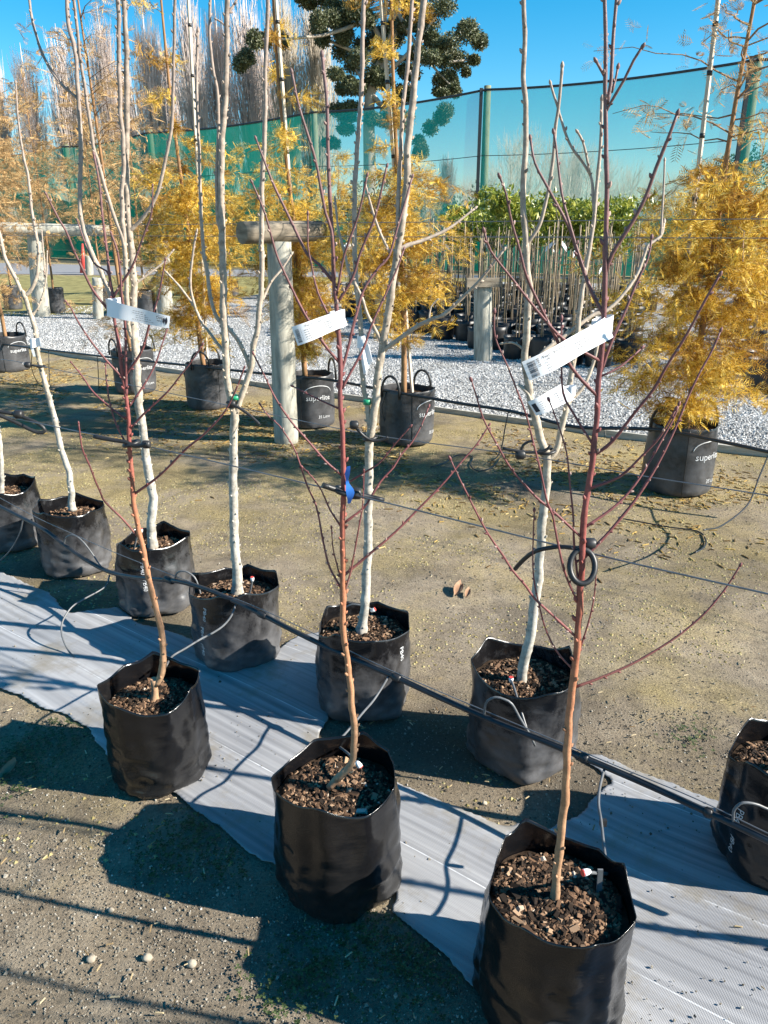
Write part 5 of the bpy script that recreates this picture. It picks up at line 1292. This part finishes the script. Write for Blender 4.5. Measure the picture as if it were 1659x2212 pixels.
def cypress(label, base, top, prof, nspray, size, seed, leaf, R=.20, H=.42, nbr=60, turn=.3, words=True, group=None, lean=(0, 0), stake=None, bagdetail=True, up=.35, extra=None):
    """prof: list of (height, crown radius, foliage weight)"""
    rg = np.random.default_rng(seed)
    root, sh, bag, c = potted('potted_cypress', label, base, R, H, seed, 'bag_thick', 11, .014, .05, 0, group=group, n=56, nv=22, foot=.02, wr=.003)
    hs = np.array([p[0] for p in prof]); rs = np.array([p[1] for p in prof]); ws = np.array([p[2] for p in prof])
    cx = lambda z: c.x + lean[0] * z / top; cy = lambda z: c.y + lean[1] * z / top
    zz = [H - .06, H * 1.5, top * .3, top * .6, top * .85, top]
    tp = [Vector((cx(z) + .015 * math.sin(z * 3 + seed), cy(z), z + c.z)) for z in zz]
    mb = MB(); C = smooth_line(tp, .08); mb.tube(C, [.024 * (1 - .85 * i / len(C)) for i in range(len(C))], 9); mb.build('trunk', 'gold_bark', root)
    # limbs
    zs = np.linspace(hs[0], hs[-1], 400); wd = np.interp(zs, hs, ws); cdf = np.cumsum(wd); cdf /= cdf[-1]
    tri = np.array([[1, 0, 0], [-.5, .87, 0], [-.5, -.87, 0]]); Vs = []; Fs = []; off = 0; P = []; D = []
    per = max(1, nspray // nbr)
    for k in range(nbr):
        z0 = np.interp((k + rg.random()) / nbr, cdf, zs); a = rg.uniform(0, 6.283); L = np.interp(z0, hs, rs) * rg.uniform(.4, 1.35)
        t = np.linspace(0, 1, 6); out = L * t; zr = z0 + up * L * t - .45 * L * t * t + np.cumsum(rg.normal(0, .012, 6))
        aa = a + np.cumsum(rg.normal(0, .10, 6))
        B = np.stack([cx(z0) + np.cos(aa) * out, cy(z0) + np.sin(aa) * out, zr + c.z], -1)
        rr = np.linspace(.0065, .0022, 6)
        V = B[:, None, :] + tri[None] * rr[:, None, None]
        i = np.arange(5)[:, None] * 3 + np.arange(3)[None]; j = np.arange(5)[:, None] * 3 + (np.arange(3)[None] + 1) % 3
        Fs.append(np.stack([i, j, j + 3, i + 3], -1).reshape(-1, 4) + off); Vs.append(V.reshape(-1, 3)); off += 18
        tt = rg.random(per) ** .75
        Q = np.stack([np.interp(tt, t, B[:, q]) for q in range(3)], -1)
        spread = .05 + .085 * L
        dirn = np.stack([np.cos(a) * .6 + rg.normal(0, .6, per), np.sin(a) * .6 + rg.normal(0, .6, per), rg.normal(-.15, .45, per)], -1)
        P.append(Q + rg.normal(0, spread * .35, (per, 3)) * np.array([1, 1, .8])); D.append(dirn)
    mesh_np('limbs', np.concatenate(Vs), np.concatenate(Fs), 'twig_brown', root)['kind'] = 'stuff'
    pick = rg.random(len(P)) < (.24 if leaf == 'gold_leaf' else 0)
    for sel, lm in ((~pick, leaf), (pick, 'rust_leaf')):
        if not sel.any(): continue
        P_ = np.concatenate([p for p, q in zip(P, sel) if q]); D_ = np.concatenate([p for p, q in zip(D, sel) if q])
        s_ = rg.uniform(.7, 1.35, len(P_)) * size
        V, Fc = scatter(SPRAY_V, SPRAY_F, P_, np.c_[s_, s_, s_], rg, dirs_to_rot(D_, rg))
        fo = mesh_np('foliage', V, Fc, lm, root); fo['kind'] = 'stuff'
    if extra:      # thin rusty top
        hs = np.array([p[0] for p in extra]); rs = np.array([p[1] for p in extra]); ws = np.array([p[2] for p in extra])
        zs = np.linspace(hs[0], hs[-1], 300); cdf = np.cumsum(np.interp(zs, hs, ws)); cdf /= cdf[-1]; P = []; D = []
        for k in range(44):
            z0 = np.interp((k + rg.random()) / 44, cdf, zs); a = rg.uniform(0, 6.283); L = np.interp(z0, hs, rs) * rg.uniform(.5, 1.25)
            t = np.linspace(0, 1, 7); aa = a + np.cumsum(rg.normal(0, .13, 7))
            B = np.stack([cx(z0) + np.cos(aa) * L * t, cy(z0) + np.sin(aa) * L * t, c.z + z0 + .30 * L * t - .2 * L * t * t + np.cumsum(rg.normal(0, .015, 7))], -1)
            mb = MB(); mb.tube([Vector(q) for q in B], list(np.linspace(.0060, .0018, 7)), 4); mb.build('branch', 'twig_brown', root)
            tt = rg.uniform(.25, 1, 17); Q = np.stack([np.interp(tt, t, B[:, q]) for q in range(3)], -1)
            P.append(Q + rg.normal(0, .035, Q.shape)); D.append(np.stack([np.cos(a) * .5 + rg.normal(0, .6, 17), np.sin(a) * .5 + rg.normal(0, .6, 17), rg.normal(-.1, .6, 17)], -1))
        P = np.concatenate(P); D = np.concatenate(D); s_ = rg.uniform(.7, 1.3, len(P)) * size
        V, Fc = scatter(SPRAY_V, SPRAY_F, P, np.c_[s_, s_, s_], rg, dirs_to_rot(D, rg)); mesh_np('foliage', V, Fc, 'brown_leaf', root)['kind'] = 'stuff'
    if stake:
        (a, b_) = stake; mb = MB(); d = (b_ - a).normalized(); u = d.orthogonal().normalized(); w = d.cross(u)
        mb.box((a + b_) / 2, u * .010, w * .010, (b_ - a) / 2); so = mb.build('stake', 'stake_wood', root)
        for tt in (.45, .62, .78, .9):
            q = a.lerp(b_, tt); mb = MB(); mb.tube([q - d * .012, q + d * .012], .016, 8); mb.build('stake_tie', 'rubber', so)
    if bagdetail:
        for sg in (0, math.pi):
            th = face_ang(c, turn) + math.pi / 2 + sg
            e = Vector((math.cos(th), math.sin(th), 0)); f_ = Vector((-e.y, e.x, 0)); rr, zt = sh.rim(th)
            pts = [c + e * (rr + .004) + f_ * (.085 * math.cos(q)) + Vector((0, 0, zt - .05 + (.05 if 0 < i < 12 else 0) + .12 * math.sin(q))) for i, q in enumerate(np.linspace(0, math.pi, 13))]
            mb = MB(); mb.tube(pts, .010, 6); mb.build('handle', 'rubber', bag)
        mb = MB(); th = face_ang(c, turn - .75)
        mb.tube([c + sh.pt(th, v) + Vector((math.cos(th), math.sin(th), 0)) * .001 for v in np.linspace(.03, .97, 14)], .0025, 5); mb.build('seam', 'bag_small', bag)
    if words:
        th = face_ang(c, turn); bag_text(bag, c, sh, 'superlite', .062, th, H * .60); bag_text(bag, c, sh, '35 Litre', .036, th + .25, H * .22)
        arc = []
        for q in np.linspace(.15, math.pi - .05, 16):
            t2 = th + .02 + .13 * math.cos(q) / R * 1.0; z = H * .68 + .065 * math.sin(q)
            arc.append(c + sh.pt(t2, z / sh.rim(t2)[1]) + Vector((math.cos(t2), math.sin(t2), 0)) * .002)
        mb = MB(); mb.tube(arc, .0035, 5); mb.build('arc_print', 'print_white', bag)
    return root, sh, bag, c
C_POS = {1: gp(20, 800), 2: gp(295, 845), 3: gp(452, 880), 4: gp(672, 917), 5: gp(878, 952), 6: gp(1458, 1055)}
def stk(px0, px1, Y): return (at(px0[0], px0[1], Y), at(px1[0], px1[1], Y))
cypress('golden cypress, fullest and widest of its row, in a pale dusted bag', C_POS[6], 3.6, [(.45, .25, .6), (.7, .5, 1.3), (1.1, .62, 1.7), (1.5, .68, 1.7), (1.8, .64, 1.1), (2.0, .6, .12), (2.2, .5, .03)], 6000, .088, 106, 'gold_leaf', R=.215, H=.44, nbr=105, turn=.95, extra=[(1.95, .5, .5), (2.3, .8, 1), (3.0, .75, 1), (3.7, .55, .8)], lean=(.12, .1), stake=stk((1462, 760), (1556, -40), C_POS[6].y + .02))
cypress('golden cypress tree beside a leaning cane, in a seamed bag right of the trestle post', C_POS[5], 4.2, [(.75, .2, .25), (1.05, .34, .7), (1.3, .42, 1.3), (1.7, .46, 1.4), (1.95, .40, .8), (2.15, .3, .12), (2.9, .3, .05), (3.15, .24, .35), (3.4, .24, .10), (3.8, .25, .12), (4.2, .2, .05)], 3400, .088, 105, 'gold_leaf', R=.215, H=.42, nbr=90, turn=.95, lean=(-.18, .05), stake=stk((893, 880), (818, -60), C_POS[5].y + .05))
cypress('golden cypress partly hidden by the trestle post, bag lettering facing out', C_POS[4], 4.3, [(.6, .28, 1.0), (1.0, .36, 1.4), (1.5, .38, 1.0), (1.8, .36, .4), (2.2, .40, .16), (3.0, .3, .06), (4.3, .25, .05)], 3300, .092, 104, 'gold_leaf', R=.205, H=.44, nbr=90, turn=.35, lean=(-.25, .1), stake=stk((660, 860), (592, -60), C_POS[4].y + .05))
cypress('golden cypress in a plain dark bag left of the trestle post', C_POS[3], 4.4, [(.62, .3, .7), (1.0, .45, 1.3), (1.6, .52, 1.5), (1.95, .48, .9), (2.25, .4, .2), (3.0, .35, .05), (3.4, .3, .08), (4.3, .2, .03)], 4200, .095, 103, 'gold_leaf', R=.20, H=.42, nbr=100, turn=1.3, words=False, lean=(-.2, .1), stake=stk((448, 780), (405, -40), C_POS[3].y + .05))
cypress('thin brown cypress in a bag behind the many stemmed tree', C_POS[2], 4.4, [(.55, .4, .5), (1.0, .4, .2), (2.0, .6, .3), (2.6, .8, .7), (3.0, .7, .6), (3.4, .5, .2), (4.4, .3, .05)], 750, .12, 102, 'brown_leaf', R=.21, H=.44, nbr=60, turn=.5, lean=(-.2, .1), stake=stk((300, 760), (262, 300), C_POS[2].y + .05), up=.5)
cypress('thin orange brown cypress at the far end of the handled bags', C_POS[1], 3.4, [(.6, .2, .1), (1.2, .5, .3), (1.6, .7, 1.0), (2.2, .75, 1.0), (2.8, .6, .5), (3.4, .3, .2)], 1000, .13, 101, 'brown_leaf', R=.25, H=.42, nbr=60, turn=.6, up=.5, lean=(.05, 0))
# brown cypresses standing on the grass further back
for i, (px, py, top, lab) in enumerate([(122, 676, 4.6, 'brown cypress in a dark bag on the grass with a plastic wrapped stake'), (30, 668, 4.6, 'brown cypress on the grass behind the leaning trestle post'), (225, 658, 4.6, 'sparse brown cypress on the grass between the two far timber posts'), (318, 684, 4.2, 'sparse brown cypress on the gravel edge behind the many stemmed tree')]):
    cypress(lab, gp(px, py), top, [(.9, .5, .3), (1.6, .9, .8), (2.6, 1.0, 1.1), (3.3, .8, .6), (top, .4, .12)], 1000, .16, 300 + i, 'brown_leaf', R=.19, H=.5, nbr=50, words=False, bagdetail=False, up=.55)
# golden cypresses behind the block of young trees
for i, (px, py, Y, lab) in enumerate([(610, 640, 20, 'golden cypress far behind the trestle post'), (500, 640, 19, 'golden cypress standing behind the plain dark bag'), (735, 650, 17.5, 'golden cypress far back among the young potted trees')]):
    cypress(lab, gp(px, py), 3.4, [(.7, .5, .8), (1.4, .8, 1.2), (2.2, .8, 1.0), (2.8, .6, .6), (3.4, .3, .2)], 900, .20, 330 + i, 'gold_leaf', R=.2, H=.42, nbr=50, words=False, bagdetail=False)
p = gp(1690, 800)
cypress('golden cypress behind the widest golden one, at the gravel edge', p, 3.2, [(.8, .4, .8), (1.3, .6, 1.2), (2.0, .6, 1.0), (2.6, .4, .4), (3.2, .3, .2)], 1500, .13, 340, 'gold_leaf', R=.2, H=.4, nbr=60, words=False)

# ================================================================== POSTS, RAILS, BACK PIPE, BACK WIRES
def log(mb, a, b_, r0, r1, seed=0, n=18):
    C = [Vector(a).lerp(Vector(b_), i / 10) for i in range(11)]
    mb.tube([p + Vector((.006 * noise.noise(Vector((i * .5, seed, 0))), .006 * noise.noise(Vector((i * .5, seed, 9))), 0)) for i, p in enumerate(C)], [(r0 + (r1 - r0) * i / 10) * (1 + .04 * noise.noise(Vector((i, seed, 3)))) for i in range(11)], n)
pb = gp(618, 955); ptop = at(603, 522, pb.y)
tr = empty('trestle_post', pb, 'weathered timber post carrying a short log crossbar, golden bags either side', 'post')
mb = MB(); log(mb, pb + Vector((0, 0, -.1)), ptop, .098, .090, 1); mb.build('post', 'old_post', tr)
mb = MB(); log(mb, at(522, 503, pb.y - .22), at(694, 499, pb.y + .25), .078, .075, 2); mb.build('crossbar', 'old_rail', tr)
pb2 = gp(90, 684); t2 = at(74, 496, pb2.y)
tr = empty('trestle_post', pb2, 'leaning pale timber post with a long pale rail on top, on the grass', 'post')
mb = MB(); log(mb, pb2 + Vector((0, 0, -.1)), t2, .165, .145, 3); mb.build('post', 'old_post', tr)
mb = MB(); log(mb, at(-30, 492, pb2.y - .6), at(242, 498, pb2.y + .5), .11, .10, 4); mb.build('crossbar', 'old_post', tr)
pb3 = gp(357, 684); t3 = at(349, 520, pb3.y)
tr = empty('trestle_post', pb3, 'dark timber post with a sloping brace at the grass edge', 'post')
mb = MB(); log(mb, pb3 + Vector((0, 0, -.1)), t3, .16, .14, 5); mb.build('post', 'old_post', tr)
mb = MB(); log(mb, gp(300, 640), at(352, 590, pb3.y), .09, .09, 6, 10); mb.build('brace', 'old_rail', tr)
pb4 = gp(1044, 779); t4 = at(1043, 612, pb4.y)
tr = empty('trestle_post', pb4, 'short stout post with a board nailed on top, before the young potted trees', 'post')
mb = MB(); log(mb, pb4 + Vector((0, 0, -.1)), t4, .125, .115, 7); mb.build('post', 'old_post', tr)
q = at(1045, 610, pb4.y - .13); mb = MB(); mb.box(q, (.225, .05, 0), (-.006, .026, 0), (0, 0, .055)); mb.build('board', 'old_rail', tr)
pb5 = gp(832, 732); t5 = at(828, 572, pb5.y)
tr = empty('trestle_post', pb5, 'stout weathered post standing behind the tree with the long side limb', 'post')
mb = MB(); log(mb, pb5 + Vector((0, 0, -.1)), t5, .15, .14, 8); mb.build('post', 'old_post', tr)
for i, (px, py, ty, r, lab) in enumerate([(193, 594, 552, .16, 'pale low bollard on the road edge beside the red marker'), (212, 690, 600, .10, 'slim grey post on the grass before the road'), (905, 690, 560, .09, 'thin green tinged post among the young potted trees'), (1046, 640, 505, .08, 'green tinged post behind the board topped post')]):
    q = gp(px, py); mb = MB(); log(mb, q + Vector((0, 0, -.05)), at(px - 2, ty, q.y), r, r * .95, 20 + i, 12); mb.build('timber_post', 'old_post' if i < 2 else 'green_post'); tag(bpy.data.objects[-1] if False else col.objects[-1], lab, 'post')
q = gp(181, 590); top = at(178, 526, q.y); mb = MB(); mb.tube([q, q.lerp(top, .5), top], [.16, .11, .03], 10); tag(mb.build('marker_cone', 'red_plastic'), 'tall narrow red marker standing at the road edge', 'marker')
CPL = (C_POS[5].x, C_POS[5].y - .25, -.725)
bp = [(-60, 735), (0, 743), (213, 769), (413, 790), (560, 806), (706, 820), (826, 842), (986, 870), (1106, 889), (1223, 919), (1290, 925), (1340, 925), (1440, 930), (1540, 950), (1659, 976), (1800, 1010)]
piped('irrigation_pipe', 'black irrigation pipe strung along before the golden cypress bags', 'pipe', [on_line(*p, *CPL) for p in bp], .0115, 'poly_pipe', 8, .06)
def c_drip(label, px, dY0=0, dY1=.1):
    y0 = on_line(*px[0], *CPL).y
    P = [at(x, y, y0 + dY0 + (dY1 - dY0) * i / (len(px) - 1)) for i, (x, y) in enumerate(px)]
    return piped('drip_tube', label, 'tube', P, .0045, 'poly_pipe', 6, .03)
c_drip('thin black tube hanging in a loop from the back pipe by the leaning sapling', [(105, 757), (106, 800), (106, 832), (92, 838), (75, 815), (68, 790), (70, 752)], 0, -.3)
c_drip('thin tube hanging straight down from the back pipe', [(210, 770), (212, 800), (214, 850)], 0, 0)
c_drip('thin tube looped down the front of the seamed golden cypress bag', [(835, 846), (825, 880), (832, 910), (850, 920), (870, 918), (875, 900), (872, 880)], 0, 0)
c_drip('thin tube curving down beside the plain dark bag', [(404, 788), (398, 810), (410, 830), (430, 832)], 0, .1)
c_drip('thin tube trailing from the back pipe at the right', [(1659, 985), (1640, 1030), (1615, 1090), (1560, 1135), (1520, 1145)], 0, -.9)
c_drip('thin tube dropping from the back pipe by the low forking tree', [(1098, 890), (1090, 930), (1085, 960), (1075, 985), (1062, 995)], 0, -.4)
def g_tube(label, px): return piped('drip_tube', label, 'tube', [gp(x, y) + Vector((0, 0, .010)) for x, y in px], .0045, 'poly_pipe', 6, .02)
g_tube('loose black tube looped on the mossy ground between the rows', [(930, 1012), (960, 1003), (986, 987), (1020, 989), (1016, 1007), (1033, 1020), (1063, 1012), (1080, 992)])
g_tube('loose black tube with a hooked end lying by the damp hollow', [(1346, 1124), (1439, 1141), (1506, 1151), (1524, 1171), (1519, 1187), (1500, 1198)])
def cw(z, name, label, x0=-9, x1=8, L=(pb.x, pb.y, -.74), r=.0024): return wire_along(L, z, x0, x1, name, label, r)
cw(1.665, 'trellis_wire', 'upper wire running over the trestle crossbar'); cw(1.575, 'trellis_wire', 'lower wire running under the trestle crossbar')
cw(1.56, 'trellis_wire', 'wire strung along the board topped posts', -12, 12, (pb4.x, pb4.y, -.74)); cw(1.28, 'trellis_wire', 'lower wire along the board topped posts', -12, 12, (pb4.x, pb4.y, -.74))

# ================================================================== BLOCK OF YOUNG POTTED TREES ON THE GRAVEL
def young(seed, kind):
    r = random.Random(seed)
    root = empty('young_potted_tree', (0, 0, 0))
    n = 14; V = []; R = .158; H = .30
    for j, (rr, z) in enumerate([(.93, 0.0), (1.0, .03), (1.03, .15), (1.0, .24), (1.05, .30), (.98, .298), (.95, .25)]):
        for i in range(n):
            a = 2 * math.pi * i / n; w = 1 + .05 * noise.noise(Vector((math.cos(a) * 2, math.sin(a) * 2, z * 9 + seed)))
            V.append((R * rr * w * math.cos(a), R * rr * w * math.sin(a), z + (.02 * noise.noise(Vector((math.cos(a), math.sin(a), seed))) if z > .28 else 0)))
    mb = MB(); mb.add(V, [[j * n + i, j * n + (i + 1) % n, (j + 1) * n + (i + 1) % n, (j + 1) * n + i] for j in range(6) for i in range(n)]); mb.add(V[:n], [list(range(n))[::-1]], False)
    mb.build('planter_bag', 'bag_small', root)
    mb = MB(); mb.add([(R * .95 * math.cos(2 * math.pi * i / n), R * .95 * math.sin(2 * math.pi * i / n), .262) for i in range(n)], [list(range(n))], False); mb.build('potting_mix', 'soil', root)
    h = 1.66 if kind == 'laurel' else r.uniform(1.3, 1.9)
    P = [Vector((r.uniform(-.015, .015), r.uniform(-.015, .015), z)) for z in np.linspace(.22, h, 6)]
    mb = MB(); mb.tube(smooth_line(P, .08), list(np.linspace(.010, .005, len(smooth_line(P, .08)))), 6); mb.build('stem', 'whip_bark', root)
    mb = MB(); mb.tube([(.035, .01, .2), (.03 + r.uniform(-.02, .02), .0, 1.0), (.03, 0, 1.55)], [.009, .008, .007], 6); mb.build('cane', 'cane', root)
    if kind != 'laurel':
        for k in range(r.randrange(2, 5)):
            z = r.uniform(.9, h); a = r.uniform(0, 6.28); L = r.uniform(.15, .4)
            b0 = Vector((0, 0, z)); e = b0 + Vector((math.cos(a) * L * .5, math.sin(a) * L * .5, L))
            mb = MB(); mb.tube([b0, b0.lerp(e, .5) + Vector((math.cos(a) * .03, math.sin(a) * .03, -.01)), e], [.005, .004, .002], 5); mb.build('branch', 'whip_bark', root)
    rg = np.random.default_rng(seed)
    if kind in ('laurel', 'olive'):
        cs = [(rg.normal(0, .12), rg.normal(0, .12), h + rg.normal(.12, .12), .17, .17, .15) for _ in range(8)] if kind == 'laurel' else [(rg.normal(0, .08), rg.normal(0, .08), rg.uniform(1.5, 2.2), .12, .12, .14) for _ in range(8)]
        V, Fc = leaf_cloud(cs, 70, .085 if kind == 'laurel' else .055, rg)
        mesh_np('foliage', V, Fc, 'laurel_leaf' if kind == 'laurel' else 'olive_leaf', root)['kind'] = 'stuff'
    if kind == 'tagged':
        a = r.uniform(-.5, .5); z = r.uniform(1.1, 1.45)
        mb = MB(); mb.add([(.01, -.02, z), (.01 + .10 * math.cos(a), -.02 - .03, z - .07), (.03 + .10 * math.cos(a), -.05, z - .14), (0.0, -.02, z - .05)], [[0, 1, 2, 3]], False); mb.build('tag', 'paper', root)
    lab = {'bare': 'young bare tree and cane in a small black bag in the gravel block', 'tagged': 'young bare tree with white tag and cane in the gravel block', 'laurel': 'young tree with a glossy yellow green leaf ball on a bare stem', 'olive': 'young grey green olive like tree with a cane in a small black bag'}[kind]
    return tag(root, lab, 'potted tree', {'bare': 'young bare trees on the gravel', 'tagged': 'young tagged trees on the gravel', 'laurel': 'leaf ball trees on the gravel', 'olive': 'grey green young trees on the gravel'}[kind])
kinds = {'bare': [young(501, 'bare'), young(502, 'bare'), young(503, 'bare')], 'tagged': [young(511, 'tagged'), young(512, 'tagged')], 'laurel': [young(521, 'laurel'), young(522, 'laurel')], 'olive': [young(531, 'olive')]}
usedy = set()
def place(kind, x, y, s_, rz):
    L = kinds[kind]; o = L[prng.randrange(len(L))]
    if o.name in usedy: o = copy_tree(o)
    else: usedy.add(o.name)
    o.location = (x, y, float(hgt(x, y)) + .012); o.rotation_euler = (0, 0, rz); o.scale = (s_, s_, s_ * prng.uniform(.92, 1.08))
prng = random.Random(77)
area = [gp(*p) for p in [(745, 688), (870, 712), (968, 742), (1020, 762), (1120, 782), (1240, 790), (1330, 800), (1400, 770), (1400, 625), (1150, 618), (900, 622), (745, 640)]]
area2 = [gp(*p) for p in [(1588, 740), (1605, 850), (1659, 880), (1800, 860), (1800, 650), (1588, 650)]]
u = Vector((.8, -.6, 0)); w = Vector((.6, .8, 0))
cand = []
for i in range(-60, 60):
    for j in range(0, 40):
        p = Vector((1.6, 9.9, 0)) + u * (i * .38 + (j % 2) * .19 + prng.uniform(-.06, .06)) + w * (j * .55 + prng.uniform(-.06, .06))
        if j % 6 == 5 and prng.random() < .7: continue
        if math.hypot(p.x - pb4.x, p.y - pb4.y) < .45 or math.hypot(p.x - pb5.x, p.y - pb5.y) < .45: continue
        for ar in (area, area2):
            if inside(p.x, p.y, ar): cand.append((p.y, p.x, ar is area))
cand.sort()
cnt = 0
for y, x, main in cand:
    if y > 17 and prng.random() < .6: continue
    if cnt >= 290: break
    pxx = CX + F * x / (y * CP + 1.2 * SP)
    k = prng.random()
    if main and y > 12.3 and 965 < pxx < 1340 and k < .42: kd = 'laurel'
    elif main and y > 12 and pxx < 900 and k < .3: kd = 'olive'
    else: kd = 'tagged' if prng.random() < .35 else 'bare'
    place(kd, x, y, prng.uniform(.95, 1.08) if kd == 'laurel' else prng.uniform(.95, 1.15), prng.uniform(0, 6.28)); cnt += 1
print('young trees', cnt)
for L in kinds.values():
    for o in L:
        if o.name not in usedy:
            for ch in list(o.children): bpy.data.objects.remove(ch)
            bpy.data.objects.remove(o)
